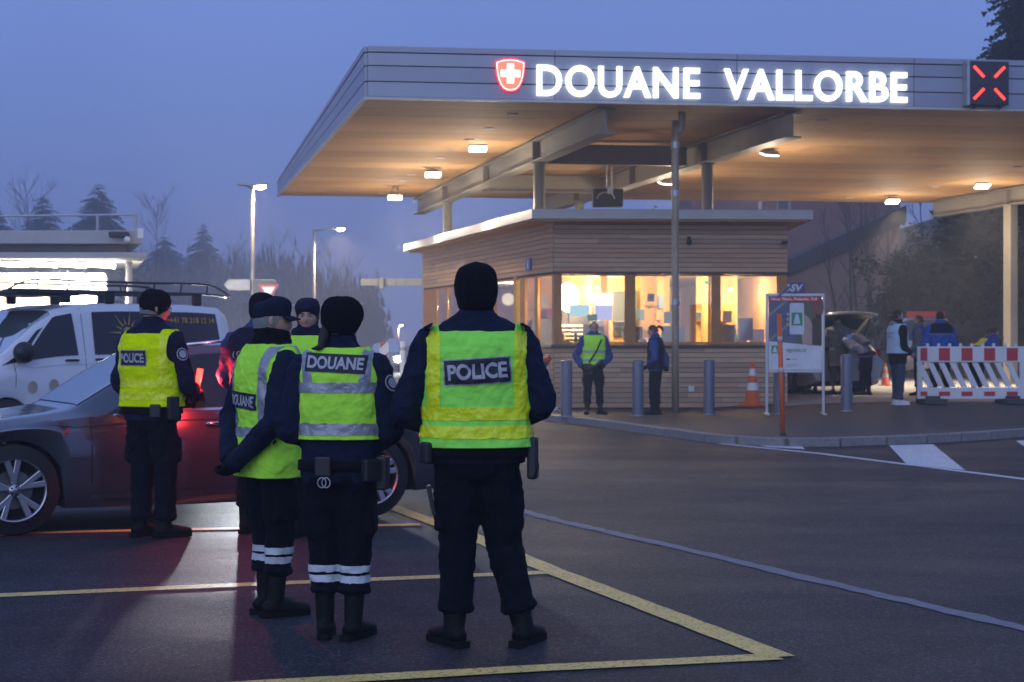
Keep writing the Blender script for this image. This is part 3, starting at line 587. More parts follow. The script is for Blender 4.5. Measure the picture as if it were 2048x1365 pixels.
class Person:
    def __init__(s, label, xy, z, rz, H, group=None, lean=0., bulk=1., fine=True, twist=0.):
        s.fine = fine; s.lean = lean; s.bulk = bulk; s.k = H / 1.82
        s.root = empty('person', (xy[0], xy[1], z), rz, label, 'person', group, s.k); s.vox = .009 if fine else .018
        s.headM = Matrix.Identity(4)
    def T(s, p):
        """bend the upper body forward about the hips"""
        p = Vector(p)
        if s.lean and p.z > .86:
            t = min(1, (p.z - .86) / .30); a = -s.lean * t * (.85 if p.z < 1.16 else 1)
            q = p - Vector((0, 0, .92)); q = Matrix.Rotation(a, 3, 'X') @ q; p = q + Vector((0, 0, .92))
        return p
    def surf(s, th, z, off=0., bulk=None):
        a, bb, bf = torso_at(z, bulk or s.bulk); c, sn = math.cos(th), math.sin(th); e = 2 / 2.5
        b = bf if sn > 0 else bb
        return s.T(((a + off) * math.copysign(abs(c) ** e, c), (b + off) * math.copysign(abs(sn) ** e, sn), z))
    def th_of(s, x, z, back=True):
        a = torso_at(z, s.bulk)[0]; c = math.copysign(min(1, abs(x) / a) ** 1.25, x); t = math.acos(c); return -t if back else t
    def bp(s, x, z, off, back=True): return s.surf(s.th_of(x, z, back), z, off)
    def obj(s, mb, name, mat, parent=None, vox=None, smooth=4, wr=0., ws=.09):
        o = mb.build(name, mat, parent or s.root, smooth=True)
        if vox: remesh(o, vox, smooth, wr, ws)
        return o
    # ---- limbs: dict side -> (elbow, wrist) and (knee, ankle, yaw)
    def pose(s, arms, legs, head=(0, 0), hands=('relaxed', 'relaxed')):
        s.arms = arms; s.legs = legs; s.hands = hands
        s.headM = Matrix.Translation(s.T((0, 0, 1.56))) @ Matrix.Rotation(head[0], 4, 'Z') @ Matrix.Rotation(-s.lean * .75 - head[1], 4, 'X') @ Matrix.Translation((0, 0, -1.56))
        return s
    def hm(s, p): return s.headM @ Vector(p)
    def sh(s, i): return s.T(((-1, 1)[i] * .188 * s.bulk, -.005, 1.452))
    def hand(s, mb, i, grow=0.):
        el, wr_ = (Vector(q) for q in s.arms[i]); d = (wr_ - el).normalized(); sx_ = (-1, 1)[i]
        side = Vector((0, 1, 0)) if abs(d.y) < .8 else Vector((0, 0, 1)); side = (side - d * side.dot(d)).normalized(); nrm = d.cross(side) * sx_   # palm faces the body
        mb.tube([wr_ - d * .03, wr_ + d * .02, wr_ + d * .055, wr_ + d * .095], [(.026 + grow, .022 + grow), (.032 + grow, .017 + grow), (.042 + grow, .017 + grow), (.040 + grow, .014 + grow)], 12, smooth=2, up=side)
        curl = -nrm; fist = s.hands[i] != 'relaxed'
        for k, (o_, L) in enumerate(((.031, .072), (.011, .082), (-.010, .077), (-.030, .060))):
            b = wr_ + d * .088 + side * o_; p1 = b + d * L * .45 + curl * .010; p2 = p1 + (d * .7 + curl * .55).normalized() * L * .33; p3 = p2 + (d * .35 + curl * .9).normalized() * L * .28
            if fist: p1 = b + (d * .5 + curl * .8).normalized() * L * .42; p2 = p1 + (curl - d * .5).normalized() * L * .34; p3 = p2 + (-d - curl * .2).normalized() * L * .26
            mb.tube([b - d * .02, b, p1, p2, p3], [.0095 + grow, .0095 + grow, .009 + grow, .0085 + grow, .006 + grow], 8, smooth=2)
        b = wr_ + d * .03 + side * .034; mb.tube([b - side * .015, b + (d * .6 + side * .5).normalized() * .03, b + (d * .85 + side * .3 + curl * .2).normalized() * .068], [.013 + grow, .011 + grow, .008 + grow], 8, smooth=2)
    def head(s):
        """grid head with brow, nose, lips, chin, sockets"""
        P = []; n, m = 36, 30
        for i in range(m + 1):
            ph = -math.pi / 2 + math.pi * i / m; row = []
            for j in range(n):
                th = 2 * math.pi * j / n; dx, dy, dz = math.cos(ph) * math.cos(th), math.cos(ph) * math.sin(th), math.sin(ph)
                x, y, z = .074 * dx, .096 * dy, .118 * dz
                if z < 0: t = (-z / .118); x *= 1 - .30 * t * t; y = y * (1 - .12 * t) + .016 * t * (1 if dy > 0 else -.2)
                if dy > 0:
                    g_ = lambda cx, cz, w1, w2: math.exp(-((x - cx) / w1) ** 2 - ((z - cz) / w2) ** 2)
                    y += .023 * g_(0, -.022, .013, .020) + .010 * g_(0, .008, .010, .022) + .006 * g_(0, .036, .045, .012) - .011 * (g_(.031, .012, .017, .012) + g_(-.031, .012, .017, .012))
                    y += .007 * g_(0, -.060, .022, .007) + .006 * g_(0, -.075, .020, .006) + .010 * g_(0, -.103, .022, .014) + .004 * (g_(.042, -.02, .02, .02) + g_(-.042, -.02, .02, .02))
                else: y -= .006 * max(0, 1 - abs(z) / .09)
                row.append(s.hm((x, y + .012, z + 1.685)))
            P.append(row)
        return P
    def body(s, skin=SKIN):
        mb = MB(); b0 = len(mb.v); mb.grid(s.head(), True)
        mb.f.append(tuple(range(36))[::-1]); k = 30 * 36; mb.f.append(tuple(k + j for j in range(36)))
        for sx_ in (-1, 1): mb.tube([s.hm((sx_ * .070, .005, 1.655)), s.hm((sx_ * .081, -.004, 1.675)), s.hm((sx_ * .082, -.008, 1.70)), s.hm((sx_ * .072, .002, 1.715))], [.010, .014, .014, .008], 8, smooth=2)
        mb.tube([s.T((0, 0, 1.40)), s.T((0, 0, 1.52)), s.hm((0, .008, 1.62)), s.hm((0, .012, 1.66))], [(.10, .07), (.062, .062), (.058, .062), (.055, .055)], 16, smooth=2)
        mb.tube([s.T((0, 0, z)) for z in (.86, .96, 1.08, 1.22, 1.34, 1.42, 1.47)], [(.15, .10), (.155, .10), (.14, .09), (.155, .10), (.165, .10), (.15, .085), (.10, .06)], 20, smooth=2, up=(1, 0, 0))
        for i in (0, 1):
            el, wr_ = s.arms[i]; sh = s.sh(i)
            mb.tube([sh + Vector((-(-1, 1)[i] * .05, 0, -.01)), sh, sh.lerp(Vector(el), .5), el, Vector(el).lerp(Vector(wr_), .5), wr_], [.05, .052, .044, .038, .034, .026], 12, smooth=3); s.hand(mb, i)
            kn, an, yaw = s.legs[i]; hp = Vector(((-1, 1)[i] * .088, 0, .90))
            mb.tube([hp + Vector((0, 0, .06)), hp, hp.lerp(Vector(kn), .5), kn, Vector(kn).lerp(Vector(an), .4), an, Vector(an) - Vector((0, 0, .05))], [.07, .075, .065, .05, .048, .034, .03], 12, smooth=3)
            fd = Vector((-math.sin(yaw), math.cos(yaw), 0)); mb.tube([Vector(an) - fd * .03 - Vector((0, 0, .03)), Vector(an) + fd * .06 - Vector((0, 0, .045)), Vector(an) + fd * .15 - Vector((0, 0, .06))], [.035, .036, .022], 10, smooth=2)
        s.bodyo = s.obj(mb, 'body', skin, vox=.0065 if s.fine else .014, smooth=2)
        if s.fine or True:
            for sx_ in (-1, 1):
                e_ = s.obj(MB().ball(s.hm((sx_ * .031, .093, 1.697)), (.0125, .0085, .0065), 10, 8), 'eye', EYEW); s.obj(MB().ball(s.hm((sx_ * .031, .0995, 1.697)), (.0055, .004, .0058), 8, 6), 'iris', EYED, e_)
                s.obj(MB().tube([s.hm((sx_ * .014, .114, 1.713)), s.hm((sx_ * .032, .112, 1.719)), s.hm((sx_ * .048, .100, 1.713))], [.003, .0042, .002], 6), 'eyebrow', HAIRD)
            s.obj(MB().tube([s.hm((-.022, .108, 1.618)), s.hm((0, .119, 1.619)), s.hm((.022, .108, 1.618))], [(.003, .003), (.006, .007), (.003, .003)], 8, smooth=3), 'mouth', LIPS)
        return s
    def jacket(s, mat=NAVY, hem=.86, collar=True, wr=.028, sleeve=None, name='jacket', armr=1.):
        mb = MB(); P = []
        zs = [hem] + [z for z in np.arange(hem + .05, 1.40, .06)] + [1.40, 1.435, 1.47, 1.495, 1.515, 1.53, 1.545, 1.57, 1.59]
        for z in zs: P.append([s.surf(2 * math.pi * j / 32, z, 0.) for j in range(32)])
        mb.grid(P, True); mb.f.append(tuple(range(32))[::-1]); k = (len(zs) - 1) * 32; mb.f.append(tuple(k + j for j in range(32)))
        for i in (0, 1):
            el, wr_ = (Vector(q) for q in s.arms[i]); sh = s.sh(i); sx_ = (-1, 1)[i]; fd = (wr_ - el).normalized()
            mb.tube([sh + Vector((-sx_ * .07, 0, -.03)), sh + Vector((sx_ * .004, 0, -.005)), sh.lerp(el, .35), sh.lerp(el, .7), el, el.lerp(wr_, .45), el.lerp(wr_, .86), wr_ + fd * .01], [q * armr for q in (.088, .090, .082, .075, .070, .064, .054, .050)], 16, smooth=3)
        if collar:
            mb.tube([s.T((0, 0, 1.52)), s.T((0, .004, 1.57)), s.hm((0, .008, 1.61)), s.hm((0, .008, 1.628))], [(.105, .10), (.090, .090), (.080, .084), (.078, .082)], 20, smooth=2)
        s.jk = s.obj(mb, name, mat, vox=.011 if s.fine else .018, smooth=5, wr=wr); return s
    def trousers(s, mat=NAVY2, wr=.026, cuff=.20, thick=1., pockets=True):
        mb = MB(); mb.tube([(0, 0, 1.02), (0, 0, .97), (0, -.005, .90), (0, -.005, .84), (0, 0, .80)], [(.165 * thick, .115 * thick), (.175 * thick, .125 * thick), (.182 * thick, .135 * thick), (.170 * thick, .125 * thick), (.12, .10)], 22, smooth=2, up=(1, 0, 0))
        for i in (0, 1):
            kn, an, yaw = s.legs[i]; kn, an = Vector(kn), Vector(an); sx_ = (-1, 1)[i]; hp = Vector((sx_ * .090, -.005, .90)); lo = Vector((an.x, an.y, cuff)) if cuff > an.z else an
            top = kn.lerp(an, max(0, min(1, (kn.z - cuff) / max(.01, kn.z - an.z))))
            mb.tube([hp + Vector((0, 0, .05)), hp, hp.lerp(kn, .35), hp.lerp(kn, .7), kn, kn.lerp(top, .3), kn.lerp(top, .6), kn.lerp(top, .82), kn.lerp(top, .93), top], [q * thick for q in (.095, .104, .104, .092, .082, .080, .076, .074, .086, .066)], 16, smooth=3)
            if pockets:
                c = hp.lerp(kn, .62) + Vector((sx_ * .085 * thick, 0, 0)); mb.box(c, (.035, .15, .19))
        s.tr = s.obj(mb, 'trousers', mat, vox=.011 if s.fine else .018, smooth=5, wr=wr, ws=.075); return s
    def boots(s, mat=BOOT, shaft=.24, sole=SOLE, size=1.):
        for i in (0, 1):
            kn, an, yaw = s.legs[i]; kn, an = Vector(kn), Vector(an); f = Vector((-math.sin(yaw), math.cos(yaw), 0)); g0 = Vector((an.x, an.y, an.z - .085)); up = Vector((0, 0, 1))
            mb = MB(); topz = an + (kn - an).normalized() * max(.03, shaft - .09)
            mb.tube([topz, an, g0 + up * .05 - f * .005, g0 + up * .03], [.056 * size, .048 * size, .047 * size, .04], 14, smooth=3)
            mb.tube([g0 - f * .075 + up * .045, g0 - f * .03 + up * .058, g0 + f * .05 + up * .055, g0 + f * .13 + up * .042, g0 + f * .185 + up * .034, g0 + f * .20 + up * .03], [(.030, .030), (.042, .045), (.046, .046), (.050, .040), (.046, .036), (.032, .028)], 14, smooth=3, up=f.cross(up))
            b = s.obj(mb, 'boot', mat, vox=.008 if s.fine else .014, smooth=3)
            P = [(-.095, -.024), (-.08, -.037), (-.02, -.039), (.06, -.041), (.13, -.048), (.18, -.043), (.208, -.02), (.208, .02), (.18, .043), (.13, .048), (.06, .041), (-.02, .039), (-.08, .037), (-.095, .024)]
            sd = f.cross(up); MB().prism([((g0 + f * a * size + sd * c * size).x, (g0 + f * a * size + sd * c * size).y) for a, c in P], .030, g0.z + .002).build('sole', sole, b)
        return s
    def gloves(s, mat=BLACKC):
        for i in (0, 1):
            mb = MB(); s.hand(mb, i, .0035); wr_ = Vector(s.arms[i][1]); d = (wr_ - Vector(s.arms[i][0])).normalized(); mb.tube([wr_ - d * .04, wr_ + d * .01], [.045, .034], 12); s.obj(mb, 'glove', mat, vox=.0075 if s.fine else .014, smooth=2)
        return s
    def beanie(s, mat=KNIT, low=1.625, top=1.83, w=1., front=.065):
        P = []; n = 32
        prof = [(.76, 0), (.83, .025), (.90, .11), (.945, .19), (.955, .235), (.985, .265), (1.03, .40), (1.05, .52), (1.03, .63), (.98, .73), (.89, .82), (.75, .895), (.55, .95), (.30, .985), (.06, 1.0)]
        for r, u in prof:
            row = []
            for j in range(n):
                a = 2 * math.pi * j / n; f = max(0, math.sin(a)); row.append(s.hm((.092 * w * r * math.cos(a), .006 + .112 * w * r * math.sin(a), low + u * (top - low) + front * f * max(0, 1 - u * 1.6))))
            P.append(row)
        mb = MB().grid(P, True); k = (len(prof) - 1) * n; mb.f.append(tuple(k + j for j in range(n)))
        o = s.obj(mb, 'knit_hat', mat)
        t = bpy.data.textures.get('knit') or bpy.data.textures.new('knit', 'CLOUDS'); t.noise_scale = .06
        sd = o.modifiers.new('sub', 'SUBSURF'); sd.levels = 1; sd.render_levels = 1
        d = o.modifiers.new('folds', 'DISPLACE'); d.texture = t; d.strength = .012; d.texture_coords = 'GLOBAL'
        return s
    def cap(s, mat=NAVY):
        P = []; n = 28; low = 1.715
        prof = [(1.0, 0), (1.03, .02), (1.05, .045), (1.04, .06)] + [(1.04 * math.cos(a) ** .7, .06 + .05 * math.sin(a)) for a in np.linspace(.1, math.pi / 2 * .985, 9)]
        for r, z in prof: P.append([s.hm((.084 * r * math.cos(2 * math.pi * j / n), .004 + .107 * r * math.sin(2 * math.pi * j / n), low + z + .01 * math.sin(2 * math.pi * j / n) - (.012 if math.sin(2 * math.pi * j / n) < -.5 else 0))) for j in range(n)])
        mb = MB().grid(P, True); k = (len(prof) - 1) * n; mb.f.append(tuple(k + j for j in range(n))); c = s.obj(mb, 'cap', mat)
        V = [[s.hm((x * .080, .085 + t * .085 * math.sqrt(max(0, 1 - .75 * x * x)) - .028 * x * x, 1.727 - .022 * t - .016 * x * x)) for x in np.linspace(-1, 1, 13)] for t in np.linspace(0, 1, 5)]
        o = MB().grid(V).build('brim', mat, c, smooth=True, solid=.006); return s
    def hair(s, mat, style='short'):
        mb = MB(); P = []; n = 28
        lo = {'short': -.35, 'bald': -.35, 'fringe': -.55, 'tail': -.35}[style]
        for i in range(13):
            ph = lo + (math.pi / 2 - .02 - lo) * i / 12; row = []
            for j in range(n):
                th = 2 * math.pi * j / n; f = max(0, math.sin(th)); p = max(ph, lo + (f ** .8) * (.95 - lo if style != 'fringe' else .70 - lo)); pr = .0 if style == 'bald' and ph > .55 else 1
                row.append(s.hm(((.074 + .012 * pr) * math.cos(p) * math.cos(th), (.098 + .010 * pr) * math.cos(p) * math.sin(th) + .004, 1.685 + (.118 + .010 * pr) * math.sin(p) - (.004 if not pr else 0))))
            P.append(row)
        mb.grid(P, True)
        if style == 'tail':
            mb.tube([s.hm((0, -.095, 1.72)), s.hm((0, -.14, 1.73)), s.hm((0, -.175, 1.69)), s.hm((.005, -.185, 1.60))], [.022, .03, .032, .008], 10, smooth=3)
        o = s.obj(mb, 'hair', mat)
        return s
    # ---- vest
    def patch(s, name, mat, parent, z0, z1, x0, x1, off, back=True, nz=10, nx=10, flat=False):
        """cloth patch between heights, x bounds may be functions of z"""
        f0 = x0 if callable(x0) else (lambda z: x0); f1 = x1 if callable(x1) else (lambda z: x1); P = []
        for z in np.linspace(z0, z1, nz):
            a = torso_at(z, s.bulk)[0]; t0, t1 = s.th_of(max(-a, f0(z)), z, back), s.th_of(min(a, f1(z)), z, back)
            P.append([s.surf(t0 + (t1 - t0) * j / (nx - 1), z, off) for j in range(nx)])
        o = MB().grid(P).build(name, mat, parent, smooth=True, fix=False)
        return o
    def vest(s, mat=FLUO, hem=.93, top=1.54, hole=(1.23, 1.49), inset=.165, off=.022, straps=None, neck=.085, fold=.02):
        B = s.bulk
        def hx(z):                                        # half width left by the armholes
            if z < hole[0]: return 9
            t = min(1, (z - hole[0]) / .10); return (.232 * B + .03) * (1 - t) ** 2 + inset * B * (1 - (1 - t) ** 2)
        mbs = MB(); zs = [hem + (top - hem) * i / 30 for i in range(31)]
        for back in (True, False):
            P = []
            for z in zs:
                a = torso_at(z, B)[0]; h = min(a, hx(z)); t = s.th_of(h, z, back); u = s.th_of(-h, z, back)
                o_ = off + .010 * max(0, 1 - (z - hem) / .25)
                P.append([s.surf(t + (u - t) * j / 26, z, o_) for j in range(27)])
            mbs.grid(P)
        zt = min(1.512, top + .06)
        if straps:                                         # narrow straps over the shoulders
            for back in (True, False):
                for sx_ in (-1, 1):
                    P = []
                    for z in np.linspace(top - .01, 1.538, 8):
                        a = torso_at(z, B)[0]; P.append([s.surf(s.th_of(sx_ * min(a, x * B), z, back), z, off + .002) for x in np.linspace(straps[0], straps[1], 5)])
                    mbs.grid(P)
        v = mbs.build('hi_vis_vest', mat, s.root, smooth=True, fix=False)
        bm = bmesh.new(); bm.from_mesh(v.data); bmesh.ops.remove_doubles(bm, verts=bm.verts, dist=.0015); bmesh.ops.recalc_face_normals(bm, faces=bm.faces); bm.to_mesh(v.data); bm.free()
        t = bpy.data.textures.get('vest_folds') or bpy.data.textures.new('vest_folds', 'CLOUDS'); t.noise_scale = .11
        sd = v.modifiers.new('sub', 'SUBSURF'); sd.levels = sd.render_levels = 2 if s.fine else 1
        d = v.modifiers.new('folds', 'DISPLACE'); d.texture = t; d.strength = fold; d.mid_level = .5; d.texture_coords = 'GLOBAL'
        t2 = bpy.data.textures.get('creases') or bpy.data.textures.new('creases', 'CLOUDS'); t2.noise_scale = .034; t2.noise_depth = 1
        d2 = v.modifiers.new('creases', 'DISPLACE'); d2.texture = t2; d2.strength = fold * .22; d2.mid_level = .5; d2.texture_coords = 'GLOBAL'
        th = v.modifiers.new('thick', 'SOLIDIFY'); th.thickness = .003
        s.v = v; s.voff = off; s.hem = hem; s.fold = fold; return s
    def _wrap(s, o, target, off, nx=2):
        """lay a tape or badge on the folds of the cloth beneath it"""
        if nx: sd = o.modifiers.new('sub', 'SUBSURF'); sd.subdivision_type = 'SIMPLE'; sd.levels = nx; sd.render_levels = nx
        w_ = o.modifiers.new('lay_on', 'SHRINKWRAP'); w_.target = target; w_.wrap_method = 'NEAREST_SURFACEPOINT'; w_.wrap_mode = 'ABOVE_SURFACE'; w_.offset = off; return o
    def _lay(s, o, target, off, back=True, nx=2):
        if nx: sd = o.modifiers.new('sub', 'SUBSURF'); sd.subdivision_type = 'SIMPLE'; sd.levels = nx; sd.render_levels = nx
        w_ = o.modifiers.new('lay_on', 'SHRINKWRAP'); w_.target = target; w_.wrap_method = 'PROJECT'; w_.use_project_y = True; w_.use_positive_direction = back; w_.use_negative_direction = not back; w_.wrap_mode = 'ABOVE_SURFACE'; w_.offset = off; return o
    def zoff(s, z): return s.voff + .010 * max(0, 1 - (z - s.hem) / .25) + .012
    def band(s, z0, z1, mat=SBAND, off=.004):
        for back in (True, False): s._wrap(s.patch('reflective_band', mat, s.v, z0, z1, -9, 9, s.zoff(z0), back, 4, 34), s.v, off / s.k)
        return s
    def vband(s, x0, x1, z0, z1, mat=SBAND, off=.0032, both=True, slant=0.):
        for back in ((True, False) if both else (True,)):
            s._wrap(s.patch('reflective_band', mat, s.v, z0, z1, lambda z: x0 + slant * (z - z0), lambda z: x1 + slant * (z - z0), s.voff + .012, back, 14, 5), s.v, off)
        return s
    def label(s, text, zc, w_, h_, xc=0., back=True, tilt=0., edge=None, mat=LABEL, tmat=LTXT, bold=.035):
        def P(u, v, off): c, n_ = math.cos(tilt), math.sin(tilt); q = s.bp(xc + (u * c - v * n_) * (1 if back else -1), zc + u * n_ + v * c, s.voff, back); return q + Vector((0, -off if back else off, 0))
        o_ = .05; base = getattr(s, 'v', s.jk)
        if edge: eb = MB().grid([[P(u, v, o_ - .002) for u in np.linspace(-w_ / 2 - .006, w_ / 2 + .006, 12)] for v in np.linspace(-h_ / 2 - .006, h_ / 2 + .006, 5)]).build('label_border', edge, s.root, smooth=True, fix=False); s._lay(eb, base, .0045, back)
        lb = MB().grid([[P(u, v, o_) for u in np.linspace(-w_ / 2, w_ / 2, 14)] for v in np.linspace(-h_ / 2, h_ / 2, 6)]).build('back_label', mat, s.root, smooth=True, fix=False); s._lay(lb, base, .006, back)
        V, Fc = text_mesh(text, 1, bold); xs = [v[0] for v in V]; ys = [v[1] for v in V]; kx = w_ * .90 / (max(xs) - min(xs)); ky = h_ * .66 / (max(ys) - min(ys)); xm, ym = (max(xs) + min(xs)) / 2, (max(ys) + min(ys)) / 2
        s._lay(MB().add([P((v[0] - xm) * kx, (v[1] - ym) * ky, o_ + .0035) for v in V], Fc).build('lettering', tmat, lb, fix=False), base, .0115, back, 1)
        return s
    def belt(s, mat=BLACKC, z=.97, items=()):
        P = [[s.surf(2 * math.pi * j / 32, zz, .012) for j in range(32)] for zz in (z - .025, z + .025)]
        b = MB().grid(P, True).build('belt', mat, s.root, smooth=True, fix=False, solid=.006)
        for th, dz, sz in items:
            c = s.surf(th, z + dz, .035); nn = Vector((math.cos(th), math.sin(th), 0)); MB().box(c, sz, math.atan2(nn.y, nn.x) + R(90)).build('pouch', BLACK, b, bevel=.012)
        return s
    def legband(s, zc=.33, mat=LBAND):
        for i in (0, 1):
            kn, an, yaw = s.legs[i]; kn, an = Vector(kn), Vector(an)
            for dz in (.032, -.020):
                t = (kn.z - (zc + dz)) / (kn.z - an.z); c = kn.lerp(an, t); d = (an - kn).normalized() * .019
                P = [[c + dd + Vector((.088 * math.cos(2 * math.pi * j / 24), .088 * math.sin(2 * math.pi * j / 24), 0)) for j in range(24)] for dd in (-d, d)]
                o = MB().grid(P, True).build('leg_band', mat, s.root, smooth=True, fix=False); s._wrap(o, s.tr, .003, 2)
        return s
    def patch_arm(s, i, mat=PATCH):
        el = Vector(s.arms[i][0]); sh = s.sh(i); c = sh.lerp(el, .34); ax = (el - sh).normalized(); out = Vector(((-1, 1)[i] * 1., -.62, 0)); out = (out - ax * out.dot(ax)).normalized(); u = ax.cross(out)
        def disc(r, off, m_): 
            pts = []
            for a in np.linspace(0, 2 * math.pi, 20, endpoint=False):
                q = u * (r * math.cos(a)) + ax * (r * 1.1 * math.sin(a)); w2 = q.dot(u); pts.append(c + q + out * (off - w2 * w2 * 5.5))
            return MB().add(pts + [c + out * (off)], [(k, (k + 1) % 20, 20) for k in range(20)]).build('sleeve_patch', m_, s.root, smooth=True, fix=False)
        disc(.043, .094, mat); disc(.036, .096, LABEL); disc(.026, .098, mat); return s
def legs(xl, xr, yl=0, yr=0, yawl=.2, yawr=-.2, kl=.02, kr=.02):
    return (((xl * .55 - .045, yl * .5 + kl, .50), (xl, yl, .085), yawl), ((xr * .55 + .045, yr * .5 + kr, .50), (xr, yr, .085), yawr))
GRP = 'officers beside the dark estate car'
# 1  tall officer nearest the camera
p = Person('tall police officer in lime vest with yellow bands, back to camera, nearest', (-.173, 8.20), 0, R(3), 1.835, GRP, bulk=1.10)
p.pose((((-.345, -.03, 1.13), (-.17, .20, 1.02)), ((.315, -.05, 1.16), (.17, .19, 1.05))), (((-.085, .03, .50), (-.105, .0, .085), .5), ((.135, .06, .50), (.225, .0, .085), -.45)), (R(2), 0))
p.body().jacket(hem=.875).trousers(thick=1.10, cuff=.155).boots(shaft=.20, size=1.08).gloves().beanie(w=1.10, low=1.605, top=1.835)
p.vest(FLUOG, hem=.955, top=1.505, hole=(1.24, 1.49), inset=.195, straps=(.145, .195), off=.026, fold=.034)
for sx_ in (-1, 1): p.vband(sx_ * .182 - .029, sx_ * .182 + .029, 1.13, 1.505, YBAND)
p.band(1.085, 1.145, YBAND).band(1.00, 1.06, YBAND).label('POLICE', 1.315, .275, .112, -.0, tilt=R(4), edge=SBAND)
p.belt(z=.93, items=((R(-8), -.03, (.10, .05, .20)), (R(-150), .0, (.07, .04, .10))))
MB().box((-.215, -.02, .70), (.02, .09, .14), 0, 0, R(-12)).build('phone', BLACK, p.root, bevel=.006)
for sx_ in (-1, 1): MB().box(p.surf(R(-35) if sx_ > 0 else R(-145), 1.515, .035) + Vector((sx_ * .022, 0, .012)), (.05, .09, .012), 0, 0, sx_ * R(28)).build('epaulette', NAVY, p.root, bevel=.004)
p.obj(MB().tube([p.surf(R(-12), .90, .06), p.surf(R(-30), .86, .09), p.surf(R(-14), .80, .05)], .005, 6, smooth=4), 'radio_cable', BLACK)
# 2  woman with DOUANE label
p = Person('customs officer in lime vest labelled across shoulders, black knit hat, back to camera', (-.85, 8.40), 0, R(-4), 1.68, GRP, bulk=.96)
p.pose((((-.27, -.06, 1.12), (-.12, .17, 1.05)), ((.28, -.05, 1.12), (.13, .18, 1.02))), legs(-.085, .075, .03, -.02, .1, -.35), (R(-28), R(4)))
p.body().jacket(hem=.83, armr=1.05).trousers(thick=1.05, cuff=.24).boots(shaft=.29, size=1.02).gloves().beanie(w=1.13, low=1.625, top=1.835)
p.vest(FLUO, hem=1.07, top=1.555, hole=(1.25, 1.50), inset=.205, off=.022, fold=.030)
for sx_ in (-1, 1): p.vband(sx_ * .135 - .026, sx_ * .135 + .026, 1.36, 1.545, SBAND, slant=.04 * sx_)
p.band(1.318, 1.372).band(1.095, 1.155).label('DOUANE', 1.472, .292, .098, 0, tilt=R(-3))
p.obj(MB().tube([p.hm((-.03, -.075, 1.67)), p.hm((-.035, -.10, 1.60)), p.T((-.085, -.12, 1.56)), p.T((-.13, -.125, 1.55))], [.03, .028, .018, .004], 10, smooth=3), 'hair', HAIRD)
p.belt(z=.93, items=((R(-100), .0, (.09, .04, .11)), (R(-45), -.02, (.09, .05, .12)), (R(-10), -.04, (.08, .06, .18)))).legband(.345).patch_arm(1)
cf = p.surf(R(-98), .90, .075)
for dx in (0, .022): p.obj(MB().tube([cf + Vector((dx + .022 * math.cos(a), -.006, -.05 + .026 * math.sin(a))) for a in np.linspace(0, 2 * math.pi, 16)], .0035, 6, caps=False), 'handcuff', GALV)
# 3  older man with cap, hands behind his back
p = Person('grey haired customs officer in dark cap, hands clasped behind back, lime vest', (-1.30, 9.12), 0, R(-52), 1.70, GRP, bulk=1.02)
p.pose((((-.27, -.10, 1.12), (-.05, -.235, .90)), ((.285, -.13, 1.12), (.03, -.255, .88))), legs(-.085, .085, .02, -.01, .12, -.15), (R(-25), R(3)), ('fist', 'fist'))
p.body().jacket(hem=.84).trousers(thick=1.03, cuff=.24).boots(shaft=.30).gloves().cap().hair(HAIRG, 'short')
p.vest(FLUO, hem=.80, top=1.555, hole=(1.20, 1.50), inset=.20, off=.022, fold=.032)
for sx_ in (-1, 1): p.vband(sx_ * .135 - .026, sx_ * .135 + .026, 1.09, 1.545, SBAND, slant=.04 * sx_)
p.band(1.03, 1.085).label('DOUANE', 1.235, .26, .095, -.02, tilt=R(-4)).belt(z=.99).legband(.35)
p.obj(MB().tube([p.T((0, 0, 1.52)), p.T((0, .01, 1.57)), p.hm((0, .014, 1.62)), p.hm((0, .016, 1.645))], [(.125, .12), (.112, .115), (.102, .108), (.095, .10)], 24, smooth=3), 'neck_scarf', BLACKC, vox=.010, smooth=3, wr=.03, ws=.07)
# 4  officer on the left by the car
p = Person('police officer with glasses and yellow vest standing at the car bonnet', (-2.70, 12.75), 0, R(-24), 1.85, GRP, bulk=1.02)
p.pose((((-.27, -.02, 1.13), (-.15, .18, 1.0)), ((.285, .04, 1.12), (.20, .27, 1.06))), legs(-.10, .10, .0, .02, -.15, -.55), (R(-38), R(6)))
p.body().jacket(hem=.86).trousers(thick=1.05, cuff=.13).boots(shaft=.16).gloves().beanie(w=1.02, low=1.635, top=1.835, front=.05).hair(HAIRG, 'short')
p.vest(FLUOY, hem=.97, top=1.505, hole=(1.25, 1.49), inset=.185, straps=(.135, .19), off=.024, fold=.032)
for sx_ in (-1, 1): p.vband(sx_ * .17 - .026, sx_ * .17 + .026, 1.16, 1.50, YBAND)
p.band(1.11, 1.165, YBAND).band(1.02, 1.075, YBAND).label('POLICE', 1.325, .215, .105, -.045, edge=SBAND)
p.belt(z=.94, items=((R(-20), .02, (.09, .05, .17)), (R(-60), .0, (.08, .04, .10)))).patch_arm(1)
gl = []
for sx_ in (-1, 1): gl.append(p.obj(MB().tube([p.hm((sx_ * .034 + .022 * math.cos(a), .117, 1.693 + .017 * math.sin(a))) for a in np.linspace(0, 2 * math.pi, 14)], .0022, 5, caps=False), 'glasses_frame', BLACK)); p.obj(MB().tube([p.hm((sx_ * .055, .113, 1.70)), p.hm((sx_ * .079, .06, 1.70)), p.hm((sx_ * .083, 0, 1.698))], .0022, 5), 'glasses_frame', BLACK)
